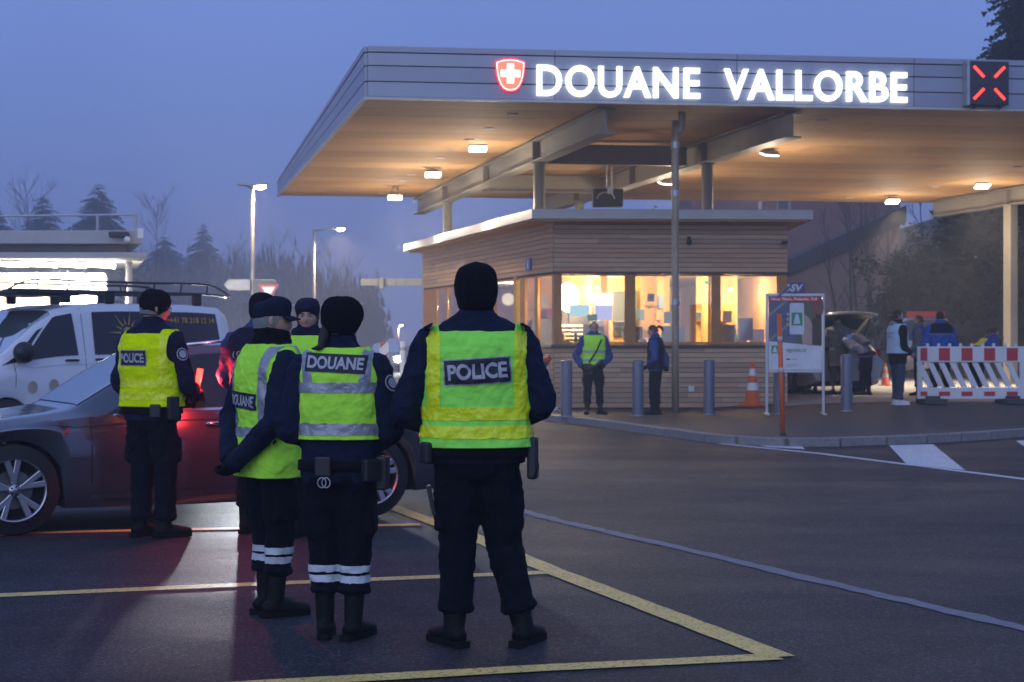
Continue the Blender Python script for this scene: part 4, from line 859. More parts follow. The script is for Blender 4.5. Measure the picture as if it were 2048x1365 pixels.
# 5  blue jacket
p = Person('officer in blue and navy jacket leaning towards the car, behind capped man', (-1.93, 13.0), 0, R(-12), 1.84, GRP, bulk=1.05)
DKBL = M('dark_blue_jacket', (.010, .035, .13), .7, 0, .2, 12, .2, 150)
p.pose((((-.29, .05, 1.17), (-.16, .27, 1.12)), ((.28, .03, 1.14), (.16, .25, 1.05))), legs(-.12, .12, .02, .0, .1, -.1), (R(-20), R(10)))
p.body().jacket(DKBL, hem=.84).trousers().boots().gloves().beanie(); p.voff = .0
p.patch('shoulder_yoke', NAVY, p.root, 1.34, 1.56, -9, 9, .016, True, 8, 24)
flat_text('( G', .05, p.bp(-.10, 1.36, .035), (1, 0, .05), (0, 0, 1), LTXT, 'lettering', p.root, .001)
# 6  woman facing the camera
p = Person('officer in black knit hat facing the camera, face lit red, lime vest', (-1.53, 12.75), 0, R(172), 1.79, GRP, bulk=.98)
p.pose((((-.28, .03, 1.12), (-.20, .22, .98)), ((.27, .04, 1.12), (.17, .24, 1.02))), legs(-.09, .09, .02, .0, .1, -.3), (R(8), R(6)))
p.body().jacket(hem=.86).trousers().boots().beanie(NAVY, low=1.66, top=1.83, front=.06).hair(HAIRD, 'fringe')
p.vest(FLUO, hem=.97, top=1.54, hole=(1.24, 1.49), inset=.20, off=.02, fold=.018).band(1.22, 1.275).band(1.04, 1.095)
p.label('DOUANE', 1.36, .12, .05, .09, False)
p.obj(MB().tube([p.T((-.06, .05, 1.50)), p.hm((-.075, .06, 1.56)), p.hm((-.085, .04, 1.60))], [(.05, .02), (.05, .018), (.04, .012)], 10, smooth=3), 'collar_flap', NAVY); p.obj(MB().tube([p.T((.06, .05, 1.50)), p.hm((.075, .06, 1.56)), p.hm((.085, .04, 1.60))], [(.05, .02), (.05, .018), (.04, .012)], 10, smooth=3), 'collar_flap', NAVY)
# red signal wand held low by the officer at the car
wd = empty('signal_wand', (-2.42, 13.02, 1.02), 0, 'red lit signal wand held by the officer with glasses', 'wand')
MB().tube([(-.02, -.02, -.06), (0, 0, .06)], .018, 10).build('grip', BLACK, wd, smooth=True); MB().tube([(0, 0, .06), (.03, .02, .24)], [.018, .024], 12).build('glow_tube', ME('wand_red', (1, .03, .02), 9), wd, smooth=True)
lamp('wand_light', 'POINT', (-2.33, 13.10, 1.17), 38, (1, .03, .03), None, .04)
# ---- people at the booth
BG = 'people working around the booth and lanes'
def spot(x, y, Hm, top, z=None):
    """ground spot for a figure whose feet show at (x,y)"""
    zz = gz(*gp(x, y, .2)) if z is None else z
    for _ in range(4): q = gp(x, y, zz); zz = gz(*q)
    return q, zz
q, z = spot(1186, 829, 0, 0)
p = Person('officer in lime vest looking down between two grey bollards', q, z, R(190), 1.77, BG, fine=False, bulk=1.0, lean=.10)
p.pose((((-.33, .02, 1.12), (-.16, .18, .95)), ((.34, .02, 1.13), (.26, .17, .92))), legs(-.14, .12, .0, .0, .4, -.3), (R(-6), R(12)))
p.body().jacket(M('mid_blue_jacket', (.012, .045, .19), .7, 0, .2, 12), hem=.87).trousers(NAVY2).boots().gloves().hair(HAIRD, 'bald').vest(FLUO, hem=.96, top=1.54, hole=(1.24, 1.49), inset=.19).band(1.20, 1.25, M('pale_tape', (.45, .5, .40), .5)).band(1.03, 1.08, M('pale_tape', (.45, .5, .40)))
p.belt(z=.93, items=((R(60), -.05, (.16, .07, .20)),))
p.obj(MB().tube([p.bp(-.10, 1.46, .045, False), p.bp(-.02, 1.25, .045, False), p.bp(.10, 1.0, .045, False)], .014, 6), 'shoulder_strap', BLACKC); p.obj(MB().tube([p.T((-.14, .22, 1.05)), p.T((.0, .24, .94)), p.T((.18, .22, .86))], [.03, .035, .018], 8), 'slung_gun', BLACK)
q, z = spot(1311, 830, 0, 0)
p = Person('officer with brown ponytail in navy vest beside the second bollard', q, z, R(72), 1.69, BG, fine=False, bulk=.95)
p.pose((((-.25, -.05, 1.12), (-.14, .14, .98)), ((.24, -.16, 1.12), (.12, -.20, .95))), legs(-.08, .09, .03, -.02, .1, -.1), (R(6), R(20)), ('relaxed', 'curled'))
p.body().jacket(M('mid_blue_jacket', (.012, .045, .19)), hem=.88).trousers(NAVY2).boots().gloves().hair(HAIRB, 'tail').vest(NAVY, hem=.93, top=1.54, hole=(1.24, 1.49), inset=.17).belt(z=.95, items=((R(0), -.05, (.08, .06, .2)), (R(-60), 0, (.08, .05, .1))))
q, z = spot(1676, 790, 0, 0)
p = Person('balding man in grey coat standing at the open tailgate', q, z, R(8), 1.80, BG, fine=False, bulk=1.1)
p.pose((((-.30, .05, 1.12), (-.20, .28, 1.05)), ((.30, .04, 1.12), (.2, .25, 1.0))), legs(-.11, .11, .0, .05), (R(5), R(20)))
p.body().jacket(GREYC, hem=.64).trousers(M('charcoal', (.03, .03, .03), .9)).boots(shaft=.13).hair(HAIRD, 'bald')
q, z = spot(1732, 791, 0, 0)
p = Person('officer with backpack bending into the open car boot', q, z, R(50), 1.76, BG, fine=False, lean=R(52))
e1, w1 = p.T((-.24, .06, 1.16)), p.T((-.16, .30, 1.12)); e2, w2 = p.T((.25, .08, 1.14)), p.T((.20, .16, .92))
p.pose(((e1, w1), (e2, w2)), legs(-.12, .13, .02, .0), (0, 0)); p.body().jacket(M('slate_jacket', (.13, .14, .20), .8), hem=.86).trousers(NAVY2).boots().hair(HAIRD, 'short')
p.patch('shoulder_yoke', BLUEJ, p.root, 1.40, 1.56, -9, 9, .016, True, 6, 20); p.obj(MB().box(p.T((0, -.20, 1.22)), (.30, .14, .34), 0, -R(52)), 'backpack', M('grey_pack', (.12, .12, .17), .8), vox=.02, smooth=5); p.belt(z=.93, items=((R(-90), 0, (.2, .05, .1)),))
q, z = spot(1620, 789, 0, 0)
p = Person('person behind the poster stand, only dark legs and shoes showing', q, z, R(-30), 1.70, BG, fine=False)
p.pose((((-.24, .05, 1.12), (-.2, .2, .95)), ((.24, .05, 1.12), (.2, .2, .95))), legs(-.13, .13)); p.body().jacket(BLACKC).trousers(BLACKC).boots().hair(HAIRD)
q, z = spot(1795, 811, 0, 0)
p = Person('man in pale blue vest over black jacket and jeans, white shoes', q, z, R(-72), 1.80, BG, fine=False)
p.pose((((-.25, .0, 1.12), (-.16, .20, 1.0)), ((.26, -.02, 1.12), (.16, .18, .98))), legs(-.09, .09, .02, -.02), (R(-10), 0)); p.body().jacket(BLACKC, hem=.78).trousers(JEANS, pockets=False, cuff=.10).boots(SHOEW, shaft=.10, sole=SHOEW).hair(HAIRD)
p.vest(PALEB, hem=.98, top=1.54, hole=(1.25, 1.49), inset=.19); BTX = M('blue_print', (.03, .12, .5), .6); p.label('DOUANE', 1.36, .22, .05, 0, mat=PALEB, tmat=BTX); p.label('ZOLL', 1.30, .16, .05, 0, mat=PALEB, tmat=BTX)
p.obj(MB().tube([p.T((-.08, -.07, 1.52)), p.T((0, -.12, 1.55)), p.T((.08, -.07, 1.52))], [.04, .05, .04], 10, smooth=3), 'hood', M('grey_fur', (.22, .22, .21), .95))
q, z = spot(1838, 792, 0, 0)
p = Person('officer with blue shoulders facing the man in pale vest', q, z, R(70), 1.78, BG, fine=False)
p.pose((((-.26, .02, 1.12), (-.15, .2, 1.0)), ((.26, .02, 1.12), (.15, .2, 1.0))), legs(-.12, .12)); p.body().jacket(M('slate_jacket', (.06, .065, .10))).trousers(NAVY2).boots().hair(HAIRB); p.patch('shoulder_yoke', BLUEJ, p.root, 1.36, 1.56, -9, 9, .016, True, 6, 20); p.patch('shoulder_yoke', BLUEJ, p.root, 1.36, 1.56, -9, 9, .016, False, 6, 20)
q, z = spot(1880, 800, 0, 0)
p = Person('broad officer in bright blue jacket behind red and white barrier', q, z, R(6), 1.82, BG, fine=False, bulk=1.12)
p.pose((((-.33, .0, 1.10), (-.25, .16, .92)), ((.33, .0, 1.10), (.27, .14, .92))), legs(-.13, .13)); p.body().jacket(BLUEJ, hem=.78).trousers(NAVY2).boots().hair(HAIRD)
p.patch('shoulder_yoke', NAVY, p.root, 1.36, 1.56, -9, 9, .016, True, 6, 24); p.patch('reflective_band', M('grey_trim', (.25, .25, .28), .5), p.root, 1.32, 1.335, -9, 9, .018, True, 3, 24)
q, z = spot(1952, 790, 0, 0)
p = Person('officer in blue jacket with yellow back panel bending to a car window', q, z, R(-72), 1.74, BG, fine=False, lean=R(48))
e1, w1 = p.T((-.25, .10, 1.18)), p.T((-.15, .30, 1.2)); e2, w2 = p.T((.26, .14, 1.18)), p.T((.18, .34, 1.14))
p.pose(((e1, w1), (e2, w2)), legs(-.11, .11, .0, .04), (0, -R(25))); p.body().jacket(BLUEJ, hem=.86).trousers(NAVY2).boots().hair(HAIRB, 'tail')
p.patch('yellow_back_panel', M('yellow_panel', (.75, .80, .10), .7), p.root, 1.10, 1.34, -.15, .15, .018, True, 6, 10)
# ---------------------------------------------------------------- vehicles
TYRE = M('tyre', (.016, .016, .017), .85, 0, .1, 30, .3, 60); RIM = M('alloy', (.50, .50, .54), .3, .85, .05); CHROME = M('chrome', (.7, .7, .72), .15, 1, 0); TRIM = M('black_trim', (.012, .012, .013), .4, 0, 0)
DGLASS = MG('tinted_glass', (.22, .24, .26), .04, .5); SEAT = M('seat_cloth', (.02, .02, .022), .8)
class Car:
    """car built from lengthwise stations; x runs from the nose (0) to the tail (L), z up, y across (near side is -y)"""
    def __init__(s, label, loc, heading, K, L, W, wb, x_front, wheel_r, paint, cat='car', group=None, arch=1.10):
        s.K = np.array(K, float); s.L = L; s.W = W / 2; s.wx = (x_front, x_front + wb); s.wr = wheel_r; s.paint = paint; s.ar = wheel_r * arch
        s.root = empty('car' if cat == 'car' else 'van', (*loc[:2], loc[2] if len(loc) > 2 else 0), heading, label, cat, group)
    def k(s, x, i): return float(np.interp(x, s.K[:, 0], s.K[:, i]))
    # columns: x, bottom z, belt z, top z, half width factor at sill, belt, roof
    def sec(s, x):
        zb, zt, zr, ws, wb_, wr_ = (s.k(x, i) for i in range(1, 7)); W = s.W
        for c in s.wx:
            d = abs(x - c)
            if d < s.ar: zb = max(zb, s.wr + math.sqrt(s.ar ** 2 - d * d) - .005)
        hgt = zr - zt; P = [(.0, max(zb, .16)) if zb < .3 else (ws * W - .10, zb)]
        P = [(ws * W * .80, zb), (ws * W - .015, zb), (ws * W, zb + .03)]
        for t in (.25, .5, .72, .86): P.append((W * (ws + (1.0 - ws) * math.sin(t * math.pi / 2) ** .8) if t < .8 else W * (.3 * 1.0 + .7 * wb_ + .0), zb + .03 + (zt - zb - .03) * t))
        P.append((wb_ * W, zt))
        for t in (.25, .5, .75, .9): P.append((W * (wb_ + (wr_ - wb_) * t - .02 * math.sin(t * math.pi) * 0), zt + hgt * .93 * t))
        P.append((W * wr_ * .93, zt + hgt * .975)); P.append((W * wr_ * .75, zt + hgt * .995)); P.append((W * wr_ * .4, zr)); P.append((0, zr)); return P
    def pt(s, x, v, side=-1, off=0.):
        P = s.sec(x); i = min(int(v), len(P) - 2); t = v - i; y = P[i][0] * (1 - t) + P[i + 1][0] * t; z = P[i][1] * (1 - t) + P[i + 1][1] * t
        if off:
            dy, dz = P[i + 1][0] - P[i][0], P[i + 1][1] - P[i][1]; n = math.hypot(dy, dz) or 1; y += off * dz / n; z -= off * dy / n
        return Vector((x, side * y, z))
    def body(s, step=.04):
        xs = list(np.arange(0, s.L, step)) + [s.L]; P = []
        for x in xs:
            S = s.sec(x); P.append([(x, -y, z) for y, z in S] + [(x, y, z) for y, z in S[-2::-1]])
        mb = MB().grid(P); n = len(P[0]); mb.f.append(tuple(range(n))); b = (len(xs) - 1) * n; mb.f.append(tuple(b + j for j in range(n))[::-1])
        s.bo = mb.build('bodywork', s.paint, s.root, smooth=True); md = s.bo.modifiers.new('edge', 'EDGE_SPLIT'); md.split_angle = R(38)
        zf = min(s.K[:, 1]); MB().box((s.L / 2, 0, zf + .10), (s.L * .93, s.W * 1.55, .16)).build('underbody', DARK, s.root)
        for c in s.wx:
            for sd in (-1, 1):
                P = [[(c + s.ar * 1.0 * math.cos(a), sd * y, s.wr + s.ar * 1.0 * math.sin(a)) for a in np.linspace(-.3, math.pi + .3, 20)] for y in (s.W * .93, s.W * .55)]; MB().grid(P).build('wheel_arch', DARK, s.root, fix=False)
        return s
    def wheels(s, spokes=5, double=True, rim=RIM, w=.22, rr=.70):
        proto = None
        for c in s.wx:
            for sd in (-1, 1):
                if proto is None:
                    e_ = bpy.data.objects.new('wheel', None); COL.objects.link(e_); e_.parent = s.root; r = s.wr; q = rr * r
                    MB().lathe([(q, -.02), (q * 1.02, 0), (r * .94, .004), (r * .985, .02), (r, .05), (r, w - .05), (r * .97, w), (q, w)], 48).build('tyre', TYRE, e_, smooth=True)
                    mb = MB().lathe([(q * .93, .03), (q * .965, .0), (q * 1.01, .0), (q * 1.01, .16), (q * .9, .17)], 48); mb.build('rim', rim, e_, smooth=True)
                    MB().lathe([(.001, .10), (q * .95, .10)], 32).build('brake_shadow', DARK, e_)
                    MB().lathe([(q * .62, .085), (q * .18, .085)], 32).build('brake_disc', M('brake_steel', (.2, .2, .2), .4, .8), e_)
                    for k_ in range(spokes):
                        for o_ in ((-.085, .085) if double else (0,)):
                            a = 2 * math.pi * k_ / spokes + .25; u, v = Vector((math.cos(a), math.sin(a), 0)), Vector((-math.sin(a), math.cos(a), 0)); o2 = o_ * r / .34
                            A = [u * q * .12 + v * o2 * .35, u * q * .97 + v * o2 * 1.25]; hw = .022 if double else .04
                            vs_ = [A[0] - v * hw + Vector((0, 0, .012)), A[0] + v * hw + Vector((0, 0, .012)), A[1] + v * hw * 1.3 + Vector((0, 0, .006)), A[1] - v * hw * 1.3 + Vector((0, 0, .006))]
                            MB().add(vs_ + [p + Vector((0, 0, .05)) for p in vs_], [(3, 2, 1, 0), (4, 5, 6, 7), (0, 1, 5, 4), (1, 2, 6, 5), (2, 3, 7, 6), (3, 0, 4, 7)]).build('spoke', rim, e_, bevel=.008)
                    MB().lathe([(.001, 0), (q * .17, .0), (q * .20, .02), (q * .20, .08)], 20).build('hub_cap', rim, e_, smooth=True); proto = e_; o = e_
                    for k_ in range(5): a = 2 * math.pi * k_ / 5; MB().ball((q * .125 * math.cos(a), q * .125 * math.sin(a), -.002), .009, 8, 6).build('wheel_bolt', TRIM, e_, smooth=True)
                else:
                    o = copy_tree(proto, s.root)
                o.location = (c, sd * (s.W - .015), s.wr); o.rotation_euler = (R(-90) if sd < 0 else R(90), 0, 0)
        return s
    def window(s, name, x00, x01, x10, x11, v0, v1, side=-1, mat=None, off=.006, nx=8, nv=6, parent=None):
        """glass between bottom edge x00..x01 and top edge x10..x11"""
        P = []
        for i in range(nv + 1):
            t = i / nv; v = v0 + (v1 - v0) * t; a, b = x00 + (x10 - x00) * t, x01 + (x11 - x01) * t; P.append([s.pt(a + (b - a) * j / nx, v, side, off) for j in range(nx + 1)])
        return MB().grid(P).build(name, mat or DGLASS, parent or s.root, smooth=True, fix=False)
    def screen(s, name, x0, x1, v0=8.3, mat=None, off=.008):
        """windscreen or rear glass across the car between stations x0 and x1"""
        P = []
        for t in np.linspace(0, 1, 12):
            x = x0 + (x1 - x0) * t; row = [s.pt(x, v, -1, off) for v in np.linspace(v0 + 3.2, 15, 10)] + [s.pt(x, v, 1, off) for v in np.linspace(15, v0 + 3.2, 10)[1:]]; P.append(row)
        return MB().grid(P).build(name, mat or DGLASS, s.root, smooth=True, fix=False)
    def seam(s, x, v0, v1, side=-1, w=.008, x2=None):
        P = [[s.pt(x + (((x2 if x2 is not None else x) - x) * (v - v0) / (v1 - v0)) + d, v, side, .0025) for v in np.linspace(v0, v1, 12)] for d in (-w / 2, w / 2)]; return MB().grid(P).build('panel_gap', TRIM, s.root, smooth=True, fix=False)
    def hseam(s, x0, x1, v, side=-1, w=.03, mat=None, name='trim_strip', off=.004, v1=None):
        P = [[s.pt(x, (v if v1 is None else v + (v1 - v) * (x - x0) / (x1 - x0)) + d, side, off) for x in np.linspace(x0, x1, 24)] for d in (-w, w)]; return MB().grid(P).build(name, mat or TRIM, s.root, smooth=True, fix=False)
    def handle(s, x, v, side=-1, mat=None):
        c = s.pt(x, v, side, .03); o = MB().tube([c + Vector((-.11, -side * .025, 0)), c + Vector((-.08, 0, 0)), c + Vector((.07, 0, 0)), c + Vector((.11, -side * .025, 0))], [.012, .016, .016, .012], 8, smooth=2).build('door_handle', mat or s.paint, s.root, smooth=True); return o
    def mirror(s, x, v, side=-1, sz=(.10, .20, .15), mat=None):
        c = s.pt(x, v, side, .14) + Vector((0, 0, .07)); o = MB().ball(c, (sz[0], sz[1] * .5, sz[2] * .5), 16, 10).build('wing_mirror', mat or s.paint, s.root, smooth=True)
        MB().tube([s.pt(x, v, side, 0), c - Vector((0, 0, .05))], .025, 8).build('mirror_arm', TRIM, o, smooth=True); return o
    def seats(s, xs, z=.55, h=.62):
        for x in xs:
            for y in (-.36, .36):
                st_ = MB().box((x, y, z), (.5, .46, .16)).build('seat', SEAT, s.root, bevel=.05); MB().box((x + .28, y, z + h * .5), (.14, .44, h), 0, 0, R(14)).build('seat_back', SEAT, st_, bevel=.05); MB().box((x + .38, y, z + h + .14), (.09, .24, .17), 0, 0, R(10)).build('headrest', SEAT, st_, bevel=.04)
        return s
PAINT_G = M('graphite_paint', (.075, .085, .105), .26, .6, .03, 2, coat=1.0); PAINT_W = M('white_van_paint', (.80, .80, .82), .35, 0, .03, 2, coat=.6); PAINT_S = M('silver_paint', (.50, .50, .48), .3, .6, .03, 2, coat=.8); PAINT_B = M('dark_car_paint', (.04, .045, .055), .3, .4, .03, 2, coat=.8)
EST = [  # estate: x, bottom, belt, top, sill, belt, roof width factors
    (0, .30, .62, .66, .62, .66, .60), (.08, .24, .68, .72, .78, .80, .72), (.35, .22, .74, .79, .90, .90, .80), (.75, .20, .80, .86, .95, .93, .80), (1.25, .19, .86, .92, .97, .93, .76), (1.42, .19, .88, .95, .97, .93, .74), (1.95, .18, .905, 1.24, .97, .925, .72), (2.35, .18, .92, 1.40, .97, .925, .70), (2.8, .18, .93, 1.455, .97, .92, .69), (3.3, .18, .945, 1.455, .97, .92, .69), (3.9, .19, .96, 1.425, .97, .92, .69), (4.35, .20, .975, 1.37, .96, .91, .69), (4.62, .22, .98, 1.25, .94, .90, .70), (4.82, .26, .97, 1.02, .90, .88, .72), (4.93, .32, .90, .92, .80, .80, .68)]
SED = EST[:6] + [(1.80, .18, .90, 1.20, .97, .925, .73), (2.12, .18, .912, 1.385, .97, .925, .71), (2.45, .18, .922, 1.45, .97, .925, .70), (2.8, .18, .93, 1.46, .97, .92, .69), (2.95, .18, .94, 1.45, .97, .92, .69), (3.3, .18, .95, 1.40, .97, .92, .68), (3.6, .18, .96, 1.31, .97, .92, .67), (3.9, .19, .975, 1.185, .97, .92, .68), (4.2, .20, .985, 1.075, .96, .91, .70), (4.5, .22, .985, 1.045, .95, .90, .72), (4.80, .26, .97, 1.02, .90, .88, .72), (4.93, .32, .90, .92, .80, .80, .68)]
hd = math.atan2(1.37, 2.57)
def place(front_hub, heading, x_front, W):
    """origin so that the near front hub stands at front_hub"""
    u = Vector((math.cos(heading), math.sin(heading), 0)); n = Vector((math.sin(heading), -math.cos(heading), 0)); p = Vector((*front_hub, 0)) - u * x_front - n * (W / 2 - .015); return (p.x, p.y, 0)
car = Car('dark grey saloon car with alloy wheels lit red along its doors', place((-3.75, 12.83), hd, .94, 1.87), hd, SED, 4.93, 1.87, 2.925, .94, .345, PAINT_G)
car.body().wheels(5, True)
car.screen('windscreen', 1.46, 2.10); car.screen('rear_window', 3.25, 4.15)
car.window('side_window', 1.66, 2.74, 2.12, 2.72, 7.2, 11.05); car.window('side_window', 2.82, 3.85, 2.80, 3.42, 7.2, 11.05)
for sd in (1,): car.window('side_window', 1.66, 2.74, 2.12, 2.72, 7.2, 11.05, 1); car.window('side_window', 3.10, 3.95, 3.06, 3.50, 7.2, 11.05, 1)
car.hseam(1.70, 4.10, 7.06, w=.07, mat=CHROME, name='window_chrome'); car.seam(1.52, 3.0, 7.0); car.seam(2.78, 2.2, 7.0); car.seam(4.08, 4.5, 7.0, x2=4.16); car.hseam(1.50, 4.0, 2.35, w=.12, mat=PAINT_G, name='sill_trim', off=.012); car.hseam(.55, 4.5, 6.3, w=.05, mat=PAINT_G, name='shoulder_crease', off=.008)
car.handle(2.55, 5.8, mat=CHROME); car.handle(3.60, 5.8, mat=CHROME); car.mirror(1.86, 7.2); car.seats((2.3, 3.2))
bd = MB().box((0, 0, 0), (.11, .006, .03)).build('side_badge', CHROME, car.root); bd.location = car.pt(1.38, 6.0, -1, .004); MB().box((-.04, -.004, 0), (.025, .006, .028)).build('badge_mark', RED, bd)
MB().tube([car.pt(2.25, 12.4, -1, .03), car.pt(2.8, 12.4, -1, .035), car.pt(3.3, 12.4, -1, .02), car.pt(3.7, 12.3, -1, .01)], .014, 8).build('roof_rail', CHROME, car.root, smooth=True)
for sd in (-1, 1):
    o = MB().ball(car.pt(.22, 6.6, sd, .0), (.20, .07, .06), 14, 8).build('headlight', M('lamp_glass', (.5, .52, .55), .1, .2), car.root, smooth=True); MB().ball(car.pt(4.80, 6.6, sd, -.03), (.09, .07, .055), 12, 8).build('tail_light', M('tail_red', (.35, .01, .01), .2), car.root, smooth=True)
# driver in the seat
dv = Person('driver in dark clothes inside the grey saloon car', (0, 0), 0, 0, 1.62, None, fine=False); u = Vector((math.cos(hd), math.sin(hd), 0)); nn = Vector((math.sin(hd), -math.cos(hd), 0)); dpz = car.root.location + u * 2.52 + nn * .36
dv.root.location = (dpz.x, dpz.y, -.20); dv.root.rotation_euler.z = hd + R(90)
dv.pose((((-.26, .08, 1.10), (-.12, .30, 1.05)), ((.26, .08, 1.10), (.14, .30, 1.05))), (((-.10, .42, .86), (-.10, .62, .50), 0), ((.10, .42, .86), (.10, .62, .50), 0)), (R(30), 0)); dv.body().jacket(BLACKC, hem=.86).trousers(JEANS, cuff=.5, pockets=False).hair(HAIRD)
# white van behind
VAN = [(0, .32, .80, .86, .62, .66, .60), (.06, .26, .92, .99, .80, .82, .74), (.30, .24, 1.02, 1.08, .93, .92, .84), (.62, .24, 1.10, 1.16, .97, .95, .84), (.95, .23, 1.16, 1.36, .98, .95, .82), (1.40, .23, 1.21, 1.74, .98, .95, .80), (1.75, .23, 1.24, 1.94, .98, .95, .80), (2.1, .23, 1.25, 2.01, .98, .95, .80), (2.8, .23, 1.26, 2.04, .98, .95, .80), (4.2, .23, 1.27, 2.04, .98, .95, .80), (4.72, .24, 1.27, 2.01, .97, .94, .80), (4.88, .28, 1.26, 1.90, .95, .92, .78), (4.95, .34, 1.20, 1.62, .90, .88, .74)]
vh = math.atan2(3.05, 2.62)
van = Car('white passenger van with dark windows, phone number and roof rack', place((-6.85, 23.1), vh, .90, 1.92), vh, VAN, 4.95, 1.92, 3.20, .90, .345, PAINT_W, 'van')
van.body().wheels(5, False, M('van_rim', (.3, .3, .32), .4, .6))
VG = M('black_van_glass', (.012, .013, .018), .12, 0, 0)
van.screen('windscreen', .72, 1.70, mat=MG('windscreen_glass', (.7, .8, .8), .12, .75)); van.window('side_window', 1.10, 2.06, 1.70, 2.02, 7.2, 11.0, mat=VG, off=.01); van.window('side_window', 2.34, 4.66, 2.36, 4.62, 7.2, 11.0, mat=VG, off=.008)
van.window('side_window', .82, 1.04, 1.45, 1.55, 7.25, 10.4, mat=VG)
for x in (2.18, 3.45): van.seam(x, 2.5, 11.6)
van.seam(1.02, 3.0, 7.0); van.hseam(1.0, 4.85, 6.4, w=.05, mat=PAINT_W, name='shoulder_crease', off=.01); van.handle(1.95, 6.75, mat=TRIM); van.handle(2.45, 6.75, mat=TRIM); van.mirror(1.10, 7.3, sz=(.16, .24, .30), mat=TRIM); van.mirror(1.10, 7.3, 1, sz=(.16, .24, .30), mat=TRIM)
van.seats((1.75,), .8, .6); van.window('side_window', 1.10, 2.06, 1.70, 2.02, 7.2, 11.0, 1)
GOLD = M('gold_print', (.42, .27, .07), .5, 0, .1)
def on_side(car_, text, x, v, size, mat, fit, parent=None):
    a = car_.pt(x, v, -1, .016); ux = Vector((1, 0, 0)); uz = (car_.pt(x, v + .6, -1, .016) - a).normalized(); return flat_text(text, size, a, ux, uz, mat, 'lettering', parent or car_.root, .003, fit=fit)
on_side(van, '+41 78 218 12 14', 4.15, 9.9, .12, GOLD, .84)
c0 = van.pt(2.95, 8.9, -1, .016); uz = (van.pt(2.95, 9.6, -1, .016) - c0).normalized(); ux = Vector((1, 0, 0)); nn = ux.cross(uz); mb = MB()
for k in range(14):
    a = 2 * math.pi * k / 14; r1 = .36 if k % 2 else .24; d = ux * math.cos(a) + uz * math.sin(a); e_ = -ux * math.sin(a) + uz * math.cos(a); mb.add([c0 + d * .12 - e_ * .016, c0 + d * .12 + e_ * .016, c0 + d * r1], [(0, 1, 2)])
mb.add([c0 + ux * .085 * math.cos(a) + uz * .085 * math.sin(a) for a in np.linspace(0, 2 * math.pi, 20, endpoint=False)], [tuple(range(20))]); mb.build('sun_emblem', GOLD, van.root, fix=False)
for x in (1.28, 1.62):
    c0 = van.pt(x, 4.6, -1, .008); MB().add([c0 + Vector((.075 * math.cos(a), 0, .085 * math.sin(a))) for a in np.linspace(0, 2 * math.pi, 20, endpoint=False)], [tuple(range(20))]).build('door_roundel', M('roundel_tan', (.45, .38, .28), .6), van.root, fix=False)
rk = empty('roof_rack', van.root.location + Vector((0, 0, 0)), vh, 'long black tubular roof rack on top of the white van', 'roof rack')
for z, w_ in ((2.20, .72), (2.34, .76)):
    for sd in (-1, 1):
        x0, x1 = (1.05, 4.95) if z > 2.3 else (1.0, 4.9)
        MB().tube([(x0, sd * w_ * .9, 2.19), (x0 + .35, sd * w_, z), (2.2, sd * w_, z), (3.4, sd * w_, z), (x1 - .45, sd * w_, z), (x1, sd * w_, 2.17)], .017, 8, smooth=4).build('side_rail', TRIM, rk, smooth=True)
for x in (1.5, 2.0, 2.5, 3.0, 3.5, 4.0, 4.5):
    MB().tube([(x, -.74, 2.2), (x, .74, 2.2)], .015, 8).build('cross_bar', TRIM, rk, smooth=True)
    for sd in (-1, 1): MB().tube([(x, sd * .73, 2.2), (x, sd * .76, 2.34)], .012, 6).build('upright', TRIM, rk, smooth=True)
for x in (2.0, 2.75, 3.6, 4.35):
    for sd in (-1, 1): MB().box((x, sd * .68, 2.11), (.16, .08, .18)).build('rack_foot', TRIM, rk, bevel=.03)
MB().box((1.75, 0, 2.155), (1.0, 1.3, .06)).build('wind_deflector', TRIM, rk, bevel=.01)
# car behind the estate with its dipped beams on: only its light shows under the saloon
HB = [(0, .30, .60, .66, .66, .70, .62), (.1, .24, .68, .74, .85, .86, .76), (.5, .22, .80, .87, .95, .93, .80), (1.0, .2, .88, .96, .97, .93, .78), (1.6, .2, .92, 1.28, .97, .93, .74), (2.1, .2, .93, 1.43, .97, .92, .72), (3.0, .2, .95, 1.44, .97, .92, .72), (3.5, .22, .97, 1.36, .96, .91, .72), (3.85, .26, .95, 1.05, .90, .88, .74), (4.0, .34, .86, .90, .80, .8, .7)]
HEAD = ME('headlamp_white', (.92, .96, 1), 30)
def facing_car(label, xy, heading, group, power, left=True):
    c = Car(label, (*xy, 0), heading, HB, 4.0, 1.76, 2.5, .78, .32, PAINT_B, 'car', group); c.body(.08).wheels(5, False); c.screen('windscreen', 1.05, 2.0); c.window('side_window', 1.35, 2.4, 1.95, 2.38, 7.25, 10.9); c.window('side_window', 1.35, 2.4, 1.95, 2.38, 7.25, 10.9, 1)
    for sd in (-1, 1):
        MB().ball((.10, sd * .66, .66), (.07, .14, .075), 14, 8).build('headlight', HEAD, c.root, smooth=True); c.mirror(1.45, 7.2, sd)
        if power and sd > 0:
            u = Vector((math.cos(heading), math.sin(heading), 0)); n = Vector((-math.sin(heading), math.cos(heading), 0)); p = Vector((*xy, .60)) + u * -.02 + n * sd * .66
            lamp('headlamp_beam', 'SPOT', p, power, (.88, .93, 1), None, .10, 50, .4, p - u * 10 + Vector((0, 0, -.25)))
    return c
facing_car('dark hatchback with headlights on standing behind the grey saloon', (-4.32, 32.0), R(98), 'cars queueing with headlights on', 6500)
far = facing_car('distant car with one dazzling headlight, behind striped marker board', at(768, 0, 82).xy, R(91), 'cars queueing with headlights on', 0)
MB().ball((-.02, .66 * -1, .68), (.05, .16, .15), 14, 10).build('main_beam', ME('dazzle', (.95, .98, 1), 300), far.root, smooth=True)
